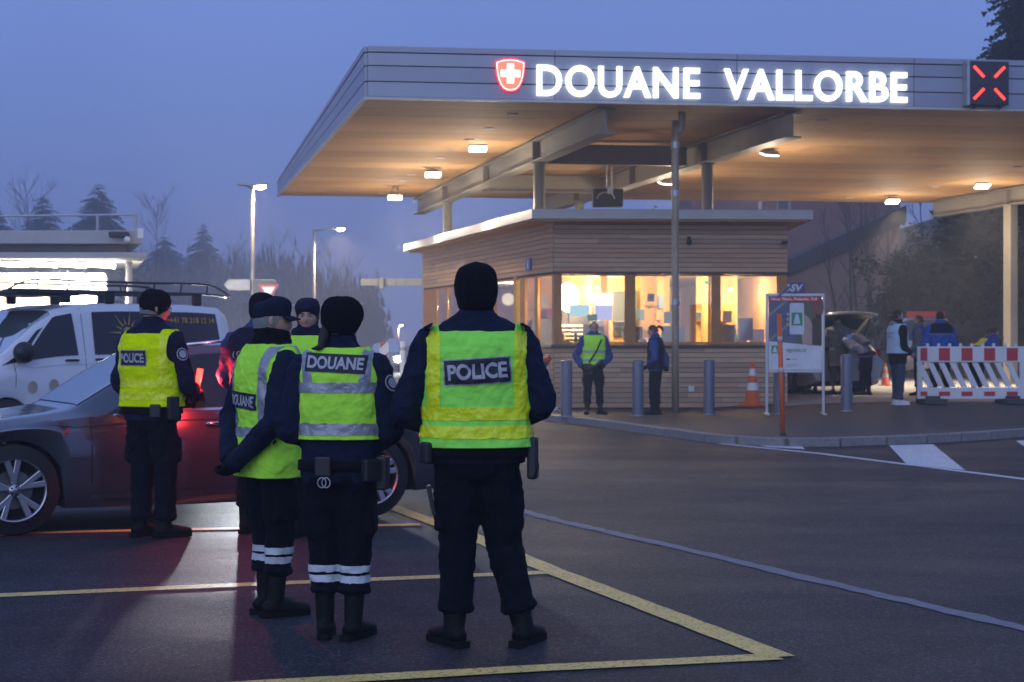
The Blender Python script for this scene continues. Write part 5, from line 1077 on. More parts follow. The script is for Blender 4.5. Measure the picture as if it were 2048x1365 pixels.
bx = facing_car('far car with small headlights beyond the gantry', (-11.5, 150), R(91), 'cars queueing with headlights on', 0)
# estate with open tailgate under the canopy
sh_ = R(-75)
suv = Car('silver estate car with raised tailgate being searched under the canopy', (0, 0, .28), sh_, EST, 4.93, 1.87, 2.925, .94, .345, PAINT_S); pl = place((5.62, 41.9), sh_, .94, 1.87); suv.root.location = (pl[0], pl[1], .28)
suv.root.rotation_euler.z = sh_
suv.body(.06).wheels(5, True); suv.screen('windscreen', 1.45, 2.33); suv.window('side_window', 1.78, 3.02, 2.30, 2.98, 7.2, 11.05); suv.window('side_window', 3.10, 4.05, 3.06, 3.95, 7.2, 11.05); suv.window('side_window', 4.12, 4.58, 4.03, 4.30, 7.25, 10.95)
MB().box((4.80, 0, .92), (.12, 1.1, .50)).build('boot_shade', DARK, suv.root)  # dark block standing in for the shade inside the open boot
tg = []
for t in np.linspace(0, 1, 7): tg.append([(4.28 + t * 1.02, y * (.58 + .06 * math.sin(t * 3)), 1.42 + .42 * math.sin(t * 1.9) - .05 * y * y) for y in np.linspace(-1, 1, 9)])
T_ = MB().grid(tg).build('tailgate', PAINT_S, suv.root, smooth=True, solid=.05)
MB().grid([[(p[0] * .985 + .07, p[1] * .8, p[2] - .035) for p in r] for r in tg[1:6]]).build('tailgate_glass', M('green_glass', (.03, .09, .07), .2), T_, smooth=True, fix=False)
for sd in (-1, 1): MB().tube([(4.55, sd * .55, 1.15), (4.95, sd * .55, 1.72)], .018, 8).build('gas_strut', TRIM, T_, smooth=True); MB().ball(suv.pt(4.76, 6.6, sd, .01), (.12, .06, .12), 12, 8).build('tail_light', M('tail_red', (.35, .01, .01)), suv.root, smooth=True)
# car whose nose enters at the right edge, and a van with red stripe behind the group
qr = gp(2030, 770, .30); rc = Car('dark car entering at right edge with its mirror lit', (qr[0] + .2, qr[1] + 2.2, .30), R(-12), HB, 4.0, 1.76, 2.5, .78, .32, PAINT_B, 'car'); rc.body(.08).wheels(5, False); rc.screen('windscreen', 1.05, 2.0, mat=MG('windscreen_glass')); rc.window('side_window', 1.35, 2.4, 1.95, 2.38, 7.25, 10.9); MB().ball(rc.pt(.35, 6.8, -1, .0), (.12, .06, .06), 12, 8).build('headlight', WHITE, rc.root, smooth=True)
qv = at(1838, 0, 56); rv = Car('silver van with red roof board parked by the grass bank', (at(1862, 0, 56).x - .1, 55.5, .30), R(82), VAN, 4.95, 1.92, 3.2, .9, .345, PAINT_S, 'van'); rv.body(.08).wheels(5, False); rv.window('side_window', 2.34, 4.66, 2.36, 4.62, 7.2, 11.0, mat=VG); rv.window('side_window', 1.10, 2.06, 1.70, 2.02, 7.2, 11.0, mat=VG); rv.screen('windscreen', .72, 1.70, mat=VG); MB().box((1.9, 0, 2.12), (.12, 1.25, .20)).build('red_roof_board', RED, rv.root, bevel=.01)
# ---------------------------------------------------------------- street furniture on the island
BOLL = M('bollard_paint', (.15, .16, .20), .45, .3, .08, 6)
bm0 = MB().lathe([(.001, 1.02), (.085, 1.02), (.100, 1.012), (.105, .99), (.105, .0)], 28).mesh('post', BOLL, True); bm1 = MB().lathe([(.001, 1.028), (.07, 1.026), (.085, 1.021)], 24).mesh('cap_disc', M('bollard_cap', (.45, .43, .40), .5)); bm2 = MB().lathe([(.106, .0), (.125, .0), (.125, .015), (.106, .018)], 24).mesh('base_ring', GALV)
BLB = ['grey bollard left of the officer in lime vest', 'grey bollard between the two officers at the booth', 'grey bollard left of the traffic cone', 'grey bollard partly behind the poster and orange pole', 'rightmost grey bollard, in front of the open tailgate']
for lb, (x, y) in zip(BLB, ((1133, 834), (1276, 832), (1418, 830), (1558, 828), (1693, 826))):
    q, z = spot(x, y, 0, 0); b = empty('bollard', (*q, z), 0, lb, 'bollard', 'grey bollards along the island')
    for nm, me in (('post', bm0), ('cap_disc', bm1), ('base_ring', bm2)): link(nm, me, b)
    if x == 1133 or x == 1276:
        MB().grid([[(-.1062 * math.cos(a), -.1062 * math.sin(a), zz) for a in np.linspace(-.25, .12, 4)] for zz in (.06, .98 if x == 1133 else .7)]).build('reflective_strip', REFLW, b, fix=False)
def cone(label, xy, z, h=.90):
    c = empty('traffic_cone', (*xy, z), random.uniform(0, 1), label, 'traffic cone', 'orange and white traffic cones', h / .9)
    MB().box((0, 0, .025), (.44, .44, .05)).build('base', ORANGE, c, bevel=.02)
    def r(z): return .165 - (.165 - .03) * (z - .05) / .83
    MB().lathe([(.19, .05), (r(.07), .07), (r(.88), .88), (.02, .89), (.001, .89)], 28).build('cone_body', ORANGE, c, smooth=True)
    for a, b in ((.33, .48), (.62, .76)): MB().lathe([(r(a) + .003, a), (r(b) + .003, b)], 28).build('white_sleeve', REFLW, c, smooth=True)
q, z = spot(1505, 814, 0, 0); cone('orange and white cone standing against the booth wall', q, z)
q, z = spot(1771, 772, 0, 0); cone('small cone behind the man in pale vest', q, z, .62)
# orange snow pole on the kerb
q = gp(1566, 871, .12); sp_ = empty('snow_pole', (*q, .12), 0, 'tall orange snow pole standing on the kerb edge', 'pole')
pl_ = MB().tube([(0, 0, -.1), (-.055, 0, 1.76)], .036, 14).build('pole', ORANGE, sp_, smooth=True)
for z in (.95, 1.40): MB().tube([(-.055 * z / 1.76, 0, z - .05), (-.055 * z / 1.76, 0, z + .03)], .0375, 14).build('white_ring', M('worn_white', (.55, .45, .42), .6), sp_, smooth=True)
MB().lathe([(.05, -.08), (.05, .02), (.038, .04)], 14).build('socket', BLACK, sp_)
# poster stand
q, z = spot(1590, 829, 0, 0); ps = empty('poster_stand', (*q, z), R(-4), 'grey framed poster stand with phone picture and red banner', 'poster')
W2, PB, PT = .50, .78, 2.17
for x in (-W2, W2): MB().box((x, 0, PT / 2), (.05, .05, PT)).build('leg', GALV, ps, bevel=.008); MB().box((x, 0, .02), (.06, .62, .04)).build('foot', GALV, ps, bevel=.008)
for z_ in (PB, PT - .025): MB().box((0, 0, z_), (2 * W2 - .05, .05, .05)).build('rail', GALV, ps, bevel=.006)
UX, UZ = (1, 0, 0), (0, 0, 1)
def flatp(poly, lay, mat, name): return MB().plate(poly, .003, (0, -.018 - lay * .0035, 0), UX, UZ).build(name, mat, ps)
def rect(x0, z0, x1, z1): return [(x0, z0), (x1, z0), (x1, z1), (x0, z1)]
def ell(cx, cz, rx, rz_, n=20): return [(cx + rx * math.cos(2 * math.pi * k / n), cz + rz_ * math.sin(2 * math.pi * k / n)) for k in range(n)]
C_ = lambda n, c: M('print_' + n, c, .5, 0, .12, 6)
flatp(rect(-W2 + .03, PB + .03, W2 - .03, PT - .05), 0, C_('olive', (.10, .12, .06)), 'picture'); flatp([(-.47, 1.25), (.05, 1.25), (-.05, 2.12), (-.47, 2.12)], 1, C_('steel', (.10, .12, .17)), 'picture')
for k, (a, b) in enumerate(((1.30, .05), (1.52, .04), (1.75, .06), (1.95, .05))): flatp([(-.47, a), (-.06, a + .34), (-.06, a + .34 + b), (-.47, a + b)], 2, C_('blue', (.04, .09, .32)) if k % 2 else C_('grey', (.24, .24, .26)), 'picture')
flatp([(.20, 1.25), (.47, 1.25), (.47, 1.75), (.40, 1.82), (.28, 1.66), (.20, 1.45)], 2, C_('brown', (.055, .035, .025)), 'picture'); flatp(ell(.40, 1.93, .11, .19), 2, C_('face', (.20, .08, .05)), 'picture'); flatp([(.13, 1.26), (.30, 1.26), (.30, 1.62), (.24, 1.74), (.16, 1.80), (.10, 1.55)], 3, C_('hand', (.48, .30, .24)), 'picture')
ph_ = [(x, z_) for x, z_ in ((-.10, 1.46), (-.08, 1.44), (.14, 1.44), (.16, 1.46), (.155, 1.98), (.135, 2.0), (-.075, 2.0), (-.095, 1.98))]
flatp(ph_, 4, C_('phone', (.60, .60, .64)), 'picture'); flatp(rect(-.065, 1.60, .125, 1.83), 5, C_('green', (.03, .26, .09)), 'picture'); flatp([(-.03, 1.63), (.09, 1.63), (.055, 1.80), (.005, 1.80)], 6, C_('phone', (.6, .6, .64)), 'picture')
for k in range(3): flatp(ell(-.125, 1.62 + k * .09, .035, .03, 12), 5, C_('hand', (.48, .30, .24)), 'picture')
flatp([(-.47, PB + .03), (.47, PB + .03), (.47, 1.23), (-.47, 1.32)], 3, C_('white', (.66, .64, .68)), 'picture'); flatp(rect(-.45, 2.03, .42, 2.11), 4, C_('red', (.62, .03, .03)), 'banner')
flat_text('Maut, Péage, Pedaggio, Toll', .07, (-.015, -.0345, 2.07), UX, UZ, WHITE, 'lettering', ps, .001, fit=.80); flat_text('vignette.ch', .10, (.02, -.0330, 1.16), UX, UZ, C_('green', (.03, .26, .09)), 'lettering', ps, .001, fit=.36); flatp(rect(-.42, 1.10, -.30, 1.24), 4, C_('green', (.03, .26, .09)), 'picture'); flatp([(-.40, 1.12), (-.32, 1.12), (-.345, 1.22), (-.375, 1.22)], 5, C_('white', (.66, .64, .68)), 'picture')
flatp(rect(-.16, .985, -.09, 1.01), 4, BLACK, 'picture'); flatp(rect(-.06, .99, .03, 1.005), 4, C_('grey', (.24, .24, .26)), 'picture')
for k in range(2): flatp(rect(-.16, .90 - k * .03, .04, .906 - k * .03), 4, C_('grey', (.24, .24, .26)), 'picture')
# red and white barrier boards
WB = M('barrier_white', (.70, .67, .68), .5, 0, .06, 4); RB = M('barrier_red', (.50, .02, .03), .4, 0, .06); FOOT = M('recycled_foot', (.06, .055, .05), .9, 0, .2)
def barrier(label, x0, Y, zg, W_=2.05, rz=0.):
    b = empty('barrier_board', (x0, Y, zg), rz, label, 'barrier', 'red and white barrier boards'); z0 = .08
    MB().box((W_ / 2, 0, z0 + .86), (W_, .05, .30)).build('top_board', WB, b, bevel=.01); MB().box((W_ / 2, 0, z0 + .12), (W_, .05, .22)).build('bottom_board', WB, b, bevel=.01)
    for x in (.05, W_ - .05): MB().box((x, 0, z0 + .47), (.10, .046, .52)).build('end_post', WB, b)
    n = int(W_ / .205)
    for k in range(5):
        a, c = (.0 if k == 0 else -.02) + k * .43, .0 + k * .43 + .19
        a, c = max(.06, a + .0), c
        if c > W_ - .02: c = W_ - .02
        MB().box(((a + c) / 2, -.027, z0 + .86), (c - a, .006, .24)).build('red_panel', RB, b); MB().box(((a + c) / 2, -.027, z0 + .11), (c - a, .006, .085)).build('red_panel', RB, b)
    for k in range(9):
        x = .18 + k * .213
        MB().add([(x - .20 + .075 * 0, -.02, z0 + .70), (x - .09, -.02, z0 + .70), (x + .13, -.02, z0 + .24), (x + .02, -.02, z0 + .24), (x - .20, .02, z0 + .70), (x - .09, .02, z0 + .70), (x + .13, .02, z0 + .24), (x + .02, .02, z0 + .24)], [(0, 1, 2, 3), (7, 6, 5, 4), (0, 4, 5, 1), (1, 5, 6, 2), (2, 6, 7, 3), (3, 7, 4, 0)]).build('slat', WB, b)
    for k in range(9): MB().box((.20 + k * .21, 0, z0 + 1.035), (.055, .03, .07)).build('stud', WB, b, bevel=.008)
    for x in (.28, W_ - .25): f = MB().box((x, 0, .05), (.42, .80, .10)).build('foot', FOOT, b, bevel=.02); MB().box((x, 0, .12), (.25, .30, .06)).build('foot_block', FOOT, f, bevel=.01)
q, z = spot(1834, 818, 0, 0); barrier('red and white slatted barrier board beside the man in pale vest', q[0], q[1], z); barrier('red and white barrier board cut by the right picture edge', q[0] + 2.10, q[1] + .02, z)
# lifting barrier and stop plate left of the booth
lbq = Vector((.55, 33.2, .13)); lb_ = empty('barrier_stand', lbq, R(-5), 'leaning black and white barrier arm with red tip by booth corner', 'barrier')
MB().tube([(-.30, 0, .15), (.14, .1, 1.0)], [(.05, .03), (.05, .03)], 8).build('arm', BLACK, lb_); MB().tube([(.10, .08, .95), (.17, .12, 1.05)], .07, 10).build('red_tip', RED, lb_, smooth=True); MB().tube([(-.45, .05, .12), (.35, -.1, .03)], .05, 10).build('white_tube', WHITE, lb_, smooth=True); MB().tube([(.16, .12, .95), (.24, .1, .05)], .02, 8).build('prop', GALV, lb_)
rp = empty('red_reflector', (.27, 33.9, .13), 0, 'red and white reflector drum on a post by the booth', 'reflector'); MB().tube([(0, 0, 0), (0, 0, 1.05)], .025, 8).build('post', GALV, rp); MB().lathe([(.001, 1.0), (.10, 1.0), (.10, 1.24), (.001, 1.24)], 18).build('drum', RED, rp); MB().lathe([(.001, 1.243), (.10, 1.241)], 18).build('drum_top', WHITE, rp)
# ---------------------------------------------------------------- left background
LPOST = M('lamp_post', (.42, .38, .34), .45, .4, .06)
SOD = ME('street_lamp_lens', (1, .80, .52), 130)
def street_lamp(label, px, py_head, hx, Y, power, double=False):
    top = at(px, py_head, Y); b = empty('street_lamp', (top.x, Y, 0), 0, label, 'street lamp', 'street lamps by the road'); dx = (hx - px) * Y / F
    MB().tube([(0, 0, 0), (0, 0, top.z * .5), (0, 0, top.z + .02)], [.10, .075, .055], 12).build('pole', LPOST, b, smooth=True); MB().lathe([(.14, 0), (.14, .8), (.10, .85)], 14).build('pole_base', LPOST, b)
    for sx_ in ((1, -1) if double else (1,)):
        MB().tube([(0, 0, top.z - .05), (sx_ * dx * .85, 0, top.z + .08)], [.04, .03], 8).build('arm', LPOST, b, smooth=True); h = MB().box((sx_ * dx, 0, top.z + .10), (.55, .24, .08), 0, 0, -.1 * sx_).build('lamp_head', LPOST, b, bevel=.03)
        if sx_ > 0: MB().ball((dx, 0, top.z + .03), (.20, .11, .09), 14, 8).build('lens', SOD, b, smooth=True); lamp('street_light', 'SPOT', Vector((top.x + dx, Y, top.z - .06)), power, (1, .74, .42), None, .15, 150, .8, Vector((top.x + dx, Y - 1, 0)))
street_lamp('tall street lamp with glowing head left of the direction signs', 505, 376, 520, 60, 1100, True)
street_lamp('street lamp with long arm glowing in the fog, mid picture', 628, 460, 681, 82, 4500)
street_lamp('tiny far street lamp in the fog behind the officers', 797, 652, 802, 230, 2500)
# direction signs and give way sign
ds = empty('direction_sign', at(500, 570, 59.7), 0, 'pale arrow direction sign pointing left on lamp post', 'sign'); DSB = M('sign_pale', (.46, .44, .40), .5, 0, .04)
MB().plate([(-.90, 0), (-.75, .19), (0.0, .19), (0.0, -.19), (-.75, -.19)], .03, (0, 0, 0), UX, UZ).build('arrow_board', DSB, ds); MB().plate([(-.80, 0), (-.71, .14), (-.06, .14), (-.06, -.14), (-.71, -.14)], .012, (0, -.03, 0), UX, UZ).build('arrow_face', M('sign_face', (.52, .50, .46), .5), ds)
d2 = empty('direction_sign', at(530, 580, 59.6), 0, 'dark sign board seen from behind on lamp post', 'sign'); MB().plate([(-.42, -.36), (.42, -.36), (.42, .28), (.34, .37), (-.42, .37)], .03, (0, 0, 0), UX, UZ).build('board', M('sign_back', (.10, .10, .11), .5), d2)
for k in (-1, 1): MB().tube([(-.42, -.03, .36 * k), (.40, -.03, .33 * k)], .012, 6).build('edge_rail', LPOST, d2)
gw = empty('give_way_sign', at(537, 585, 58.5), 0, 'red and white triangular give way sign behind the hats', 'sign')
def tri(s): return [(-.36 * s, .27 * s), (.36 * s, .27 * s), (0, -.36 * s)]
MB().plate(tri(1), .02, (0, 0, 0), UX, UZ).build('red_triangle', RED, gw); MB().plate([(x, z_ + .01) for x, z_ in tri(.66)], .012, (0, -.012, 0), UX, UZ).build('white_triangle', REFLW, gw); MB().tube([(0, .05, -.2), (0, .05, at(0, 0, 1).z * 0 - 3.2)], .03, 8).build('post', LPOST, gw)
# roadside building with strip light
lbd = empty('roadside_office', (-14, 46, 0), 0, 'low flat roofed office with brilliant strip light under its eaves', 'building'); WALL = M('panel_white', (.62, .60, .56), .6, 0, .04, 1); ROOF = M('roof_grey', (.42, .41, .40), .6, 0, .06)
def lk(mb, name, mat, par=None, **k):
    o = mb.build(name, mat, None, **k)
    for v in o.data.vertices: v.co -= lbd.location
    o.parent = par or lbd; return o
A = at(212, 545, 46); B_ = at(297, 522, 44.5)
for k in range(9): lk(MB().box((A.x - 8, 46.05, .2 + k * .36), (16, .06, .345)), 'wall_panel', WALL)
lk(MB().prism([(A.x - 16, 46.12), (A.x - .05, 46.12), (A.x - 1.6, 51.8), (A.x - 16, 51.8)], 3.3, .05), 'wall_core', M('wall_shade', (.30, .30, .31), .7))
lk(MB().prism([(-35, 44.3), (B_.x, 44.3), (B_.x - 1.6, 50.3), (-35, 50.3)], .16, at(0, 520, 45).z), 'lower_roof', ROOF, bevel=.02); up_ = at(288, 468, 46)
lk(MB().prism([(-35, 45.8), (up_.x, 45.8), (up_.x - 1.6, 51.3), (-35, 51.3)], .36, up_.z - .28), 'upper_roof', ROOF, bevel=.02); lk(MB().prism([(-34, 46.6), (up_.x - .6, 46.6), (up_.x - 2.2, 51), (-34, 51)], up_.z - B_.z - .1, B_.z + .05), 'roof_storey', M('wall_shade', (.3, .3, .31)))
for px in (195, 272): a = at(px, 480, 46); lk(MB().tube([(a.x, 46, a.z), (a.x, 46, at(0, 428, 46).z)], .04, 8), 'rail_post', GALV)
lk(MB().tube([(-16, 46, at(0, 434, 46).z), at(272, 430, 46)], .03, 8), 'roof_rail', GALV)
a = at(238, 470, 45.7); lk(MB().box(a, (.5, .3, .16)), 'vent_box', BLACK, bevel=.03); lk(MB().box(at(281, 467, 45.6), (.14, .1, .26)), 'lamp_box', WHITE); lk(MB().ball(at(254, 479, 45.5), .08), 'lamp_globe', WHITE, smooth=True)
a = at(258, 600, 44.8); lk(MB().tube([(a.x, 44.8, 0), (a.x, 44.8, B_.z)], .09, 12), 'round_post', WALL, smooth=True)
TUBE = ME('strip_tube', (1, .97, .90), 45)
for px in (-62, -4, 54, 112, 170):
    p0 = at(px, 526, 44.6); p1 = at(px + 60, 528 + .02 * px, 44.6); f = lk(MB().box((p0 + p1) / 2 + Vector((0, .02, .05)), ((p1 - p0).length, .16, .05)), 'strip_housing', WALL); lk(MB().tube([p0 - Vector((0, 0, .03)), p1 - Vector((0, 0, .03))], .055, 10), 'strip_tube', TUBE, f, smooth=True)
l = lamp('strip_light', 'AREA', at(70, 534, 44.6), 3500, (1, .96, .88), None, 4.0, aim=at(70, 640, 45.6)); l.data.shape = 'RECTANGLE'; l.data.size = 4.2; l.data.size_y = .15
win = lk(MB().box(at(45, 592, 45.9), (1.5, .06, .9)), 'window', ME('lit_window', (1, .66, .25), .6))
# gantry and far hall
gt = empty('road_gantry', at(725, 565, 62), 0, 'pale horizontal gantry beam reaching left from behind booth', 'gantry'); GM = M('gantry_steel', (.42, .36, .28), .5, .2, .06)
MB().box((1.9, 0, 0), (3.9, .25, .26)).build('beam', GM, gt, bevel=.01)
for x in (.55, 1.2, 1.55, 2.3): MB().box((x, -.15, 0), (.04, .06, .30)).build('stiffener', GM, gt)
MB().tube([(3.7, .1, .1), (3.7, .1, -3.7)], .14, 12).build('post', GM, gt, smooth=True); cmx = MB().box((.72, -.2, -.05), (.18, .2, .42)).build('camera_box', GM, gt, bevel=.03)
hl = empty('far_hall', (-14, 165, 0), 0, 'long dark hall with pale roof edge far behind lamp post', 'building'); HM = M('hall_wall', (.07, .065, .075), .8, 0, .1, .3)
a, b = at(485, 606, 165), at(735, 610, 170)
MB().add([(a.x + 14, 0, 0), (b.x + 14, 5, 0), (b.x + 14, 5, b.z), (a.x + 14, 0, a.z), (a.x + 14, 25, 0), (b.x + 14, 25, 0), (b.x + 14, 25, b.z), (a.x + 14, 25, a.z)], [(0, 1, 2, 3), (7, 6, 5, 4), (0, 4, 5, 1), (1, 5, 6, 2), (2, 6, 7, 3), (3, 7, 4, 0)]).build('wall', HM, hl)
MB().tube([(a.x + 17.4, -.3, a.z + .1), (a.x + 18.2, -.1, a.z - .25), (b.x + 13.6, 4.6, b.z + .1)], .09, 6, smooth=3).build('roof_edge', GALV, hl)
mkb = empty('marker_board', at(768, 700, 60), 0, 'red and white striped marker board before the distant car', 'sign'); MB().box((0, 0, 0), (.32, .03, .50)).build('board', REFLW, mkb)
MB().plate([(-.14, .05), (-.14, .24), (.06, .24)], .006, (0, -.017, 0), UX, UZ).build('stripe', RED, mkb); MB().plate([(.15, -.24), (.0, -.24), (.15, -.08)], .006, (0, -.017, 0), UX, UZ).build('stripe', RED, mkb); MB().box((0, .03, -.6), (.05, .04, 1.0)).build('post', GALV, mkb)
wpst = empty('white_post', (at(806, 0, 58).x, 58, 0), 0, 'pale round marker post right of the distant car', 'post'); MB().lathe([(.11, 0), (.11, 1.46), (.09, 1.5), (.001, 1.5)], 18).build('post', WHITE, wpst, smooth=True); MB().lathe([(.112, 1.2), (.112, 1.3)], 18).build('band', GALV, wpst)
# ---------------------------------------------------------------- trees
BARK = M('bark', (.07, .058, .05), .9, 0, .25, 8, .6, 30); NEED = M('spruce_needles', (.022, .036, .026), .9, 0, .35, 1.5); TWIG = M('twigs', (.07, .06, .055), .9, 0, .2); IVY = M('evergreen_leaves', (.025, .032, .020), .85, 0, .35, 2)
def conifer(label, X, Y, h, rad, seed, z0=0., dens=1., group='spruces in the fog beyond the road'):
    rr = random.Random(seed); t = empty('spruce_tree', (X, Y, z0), rr.uniform(0, 6), label, 'tree', group)
    MB().tube([(0, 0, 0), (.05, 0, h * .5), (0, 0, h * .98)], [h * .018, h * .011, h * .002], 8).build('trunk', BARK, t, smooth=True)
    mb = MB(); nl = int(38 * dens) + 6
    for i in range(nl):
        f = i / nl; z = h * (.10 + .89 * f); L0 = rad * (1 - f) ** .85 + .03 * rad; nbr = int(20 * (1 - f)) + 9
        for k in range(nbr):
            z = h * (.10 + .89 * f) + rr.uniform(-.7, .7) * h / nl; a = rr.uniform(0, 2 * math.pi); L = L0 * rr.uniform(.62, 1.12); d = Vector((math.cos(a), math.sin(a), 0)); s_ = Vector((-d.y, d.x, 0)); droop = .30 + .25 * (1 - f)
            for q_ in range(8):
                u = (q_ + .5) / 8; c = d * L * u + Vector((0, 0, z - droop * L * u * u + .12 * L * u)); w_ = L * .26 * (1 - u * .7) + .08
                for sg in (-1, 1):
                    e_ = (s_ * sg + d * .75).normalized(); ln = w_ * rr.uniform(.8, 1.7)
                    mb.add([c, c + d * L * .17, c + e_ * ln + Vector((0, 0, -ln * rr.uniform(.2, .7)))], [(0, 1, 2)])
                mb.add([c - s_ * .03, c + s_ * .03, c + d * L * .14 + Vector((0, 0, -L * .10 * rr.uniform(.4, 1.6)))], [(0, 1, 2)])
    mb.build('crown', NEED, t, fix=False); return t
def bare(label, X, Y, h, seed, z0=0., group='bare trees beyond the road', lean=(0, 0), spread=.45, depth=4, r0=None, cat='tree', limbs=5):
    rr = random.Random(seed); t = empty('bare_tree', (X, Y, z0), 0, label, cat, group); tip = Vector((lean[0] * h, lean[1] * h, h)); r0 = r0 or h * .007
    path = [Vector((0, 0, 0)).lerp(tip, u) + Vector((rr.uniform(-.02, .02), rr.uniform(-.02, .02), 0)) * h * u for u in np.linspace(0, 1, 6)]; MB().tube(path, [r0 * (1 - .85 * u) for u in np.linspace(0, 1, 6)], 8, smooth=2).build('trunk', BARK, t, smooth=True)
    mb = MB()
    def br(p, d, L, r, n):
        e_ = p + d * L; m = p.lerp(e_, .5) + Vector((rr.uniform(-.06, .06), rr.uniform(-.06, .06), rr.uniform(0, .08))) * L; mb.tube([p, m, e_], [r, r * .75, r * .45], 4, caps=False)
        if n:
            for _ in range(rr.choice((2, 3, 3))): br(p.lerp(e_, rr.uniform(.35, 1)), (d + Vector((rr.uniform(-1, 1), rr.uniform(-1, 1), rr.uniform(-.1, .8))) * .62).normalized(), L * rr.uniform(.5, .75), r * .55, n - 1)
    for k in range(limbs + int(h * 1.6)):
        u = rr.uniform(.25, .98); i = u * 5; p = path[int(i)].lerp(path[min(5, int(i) + 1)], i % 1); a = rr.uniform(0, 6.28); br(p, Vector((math.cos(a) * spread * 1.5, math.sin(a) * spread * 1.5, 1)).normalized(), h * rr.uniform(.10, .22) * (1.25 - u * .5), r0 * .26, depth - 2)
    mb.build('crown', TWIG, t, fix=False); return t
def tz(py, Y): return H0 + (Y0 - py) * Y / F
for lb, px, py, Y, rd, sd in (('tall dark spruce left of centre behind office railing', 197, 363, 190, 8.8, 1), ('spruce at far left behind the office roof', 86, 388, 205, 8.8, 2), ('spruce cut by the left picture edge', -8, 408, 195, 8.6, 3), ('slim hazy spruce left of the lamp post', 407, 443, 245, 7.2, 4), ('broad hazy spruce between office and slim spruce', 330, 470, 250, 10.0, 5)):
    conifer(lb, (px - 1024) * Y / F, Y, tz(py, Y), rd, sd)
for lb, px, py, Y, sd in (('thin bare tree beside the far left spruce', 55, 365, 165, 11), ('bare tree top right of the tall spruce', 312, 425, 190, 12), ('hazy bare tree behind the lamp post', 470, 490, 215, 13), ('hazy bare tree left of mid lamp', 560, 490, 225, 14), ('bushy bare tree behind the mid street lamp', 660, 505, 200, 15), ('bare tree right of the mid street lamp', 705, 530, 195, 16), ('hazy bare tree between the two lamps', 605, 500, 220, 17)):
    bare(lb, (px - 1024) * Y / F, Y, tz(py, Y), sd, spread=.5, depth=5, limbs=9)
# far wood as one mass
mb = MB(); rr = random.Random(3)
for k in range(1000):
    px = rr.uniform(-40, 760); Y = rr.uniform(225, 280); X = (px - 1024) * Y / F; top = tz(rr.gauss(528 + max(0, px - 600) * .25 + 14 * math.sin(px * .021), 15), Y)
    for j in range(14):
        z = top * rr.uniform(.15, 1) ; w_ = rr.uniform(.2, .9) * (1.15 - z / top); x = X + rr.gauss(0, .9) * (1.2 - z / top); a = rr.uniform(0, 3.1); mb.add([(x - w_ * math.cos(a), Y - w_ * math.sin(a), z - .5), (x + w_ * math.cos(a), Y + w_ * math.sin(a), z - .5), (x + rr.uniform(-.2, .2), Y, z + rr.uniform(.5, 1.6))], [(0, 1, 2)])
put(mb.build('far_wood', TWIG, fix=False), 'hazy far wood filling the horizon behind the van', 'wood', kind='stuff')
# ---------------------------------------------------------------- right background: pink hall, slope, trees
PINK = M('pink_render', (.19, .095, .10), .8, 0, .08, .6); PINK2 = M('pink_render_low', (.22, .13, .11), .8, 0, .08, .6); DROOF = M('dark_roof', (.03, .032, .035), .7)
ph = empty('pink_hall', (13, 92, 0), 0, 'tall dull pink hall behind the canopy with dark sloping annex roof', 'building')
def pk(mb, name, mat, par=None, **k):
    o = mb.build(name, mat, None, **k)
    for v in o.data.vertices: v.co -= ph.location
    o.parent = par or ph; return o
xl, xr = at(1385, 0, 95).x, at(1800, 0, 95).x
pk(MB().box(((xl + xr) / 2, 100, 5.2), (xr - xl, 10, 10.4)), 'wall', PINK); pk(MB().box(((xl + xr) / 2, 100, 10.5), (xr - xl + .8, 10.6, .25)), 'roof', DROOF)
for px in (1568,): a = at(px, 410, 94.9); f = pk(MB().box((a.x, 94.95, a.z + .3), (.75, .12, 1.3)), 'window', M('hall_window_frame', (.3, .32, .36), .5)); pk(MB().box((a.x - .05, 94.87, a.z + .3), (.55, .06, 1.1)), 'pane', M('dark_pane', (.03, .04, .09), .1), f)
a = at(1520, 410, 93); pk(MB().tube([(a.x, 93, 6), (a.x, 93, 10.3)], .10, 8), 'drainpipe', M('pale_pipe', (.6, .5, .4), .5))
Ya = 84; aw = [at(1500, 660, Ya), at(1800, 660, Ya), at(1800, 440, Ya), at(1560, 545, Ya), at(1500, 575, Ya)]
pk(MB().plate([(p.x, p.z) for p in aw], 6.0, (0, Ya + 6.0, 0), UX, UZ), 'annex_wall', PINK2)
r0, r1 = at(1490, 560, Ya), at(1810, 412, Ya); r2, r3 = at(1810, 447, Ya), at(1490, 588, Ya); pk(MB().plate([(r0.x, r0.z), (r1.x, r1.z), (r2.x, r2.z), (r3.x, r3.z)], 6.6, (0, Ya + 6.3, 0), UX, UZ), 'annex_roof', DROOF)
pk(MB().box((at(1690, 0, Ya).x, Ya - .3, 1.9), (9, .4, 1.5)), 'plinth', DROOF)
dsg = empty('company_sign', at(1583, 577, 83.2), 0, 'dark blue company sign with white italic letters on pink annex', 'sign'); MB().box((0, 0, 0), (1.25, .08, .56)).build('board', M('company_blue', (.012, .03, .16), .4), dsg); flat_text('DSV', .46, (0, -.045, 0), UX, UZ, WHITE, 'lettering', dsg, .015, fit=1.0, shear=.25)
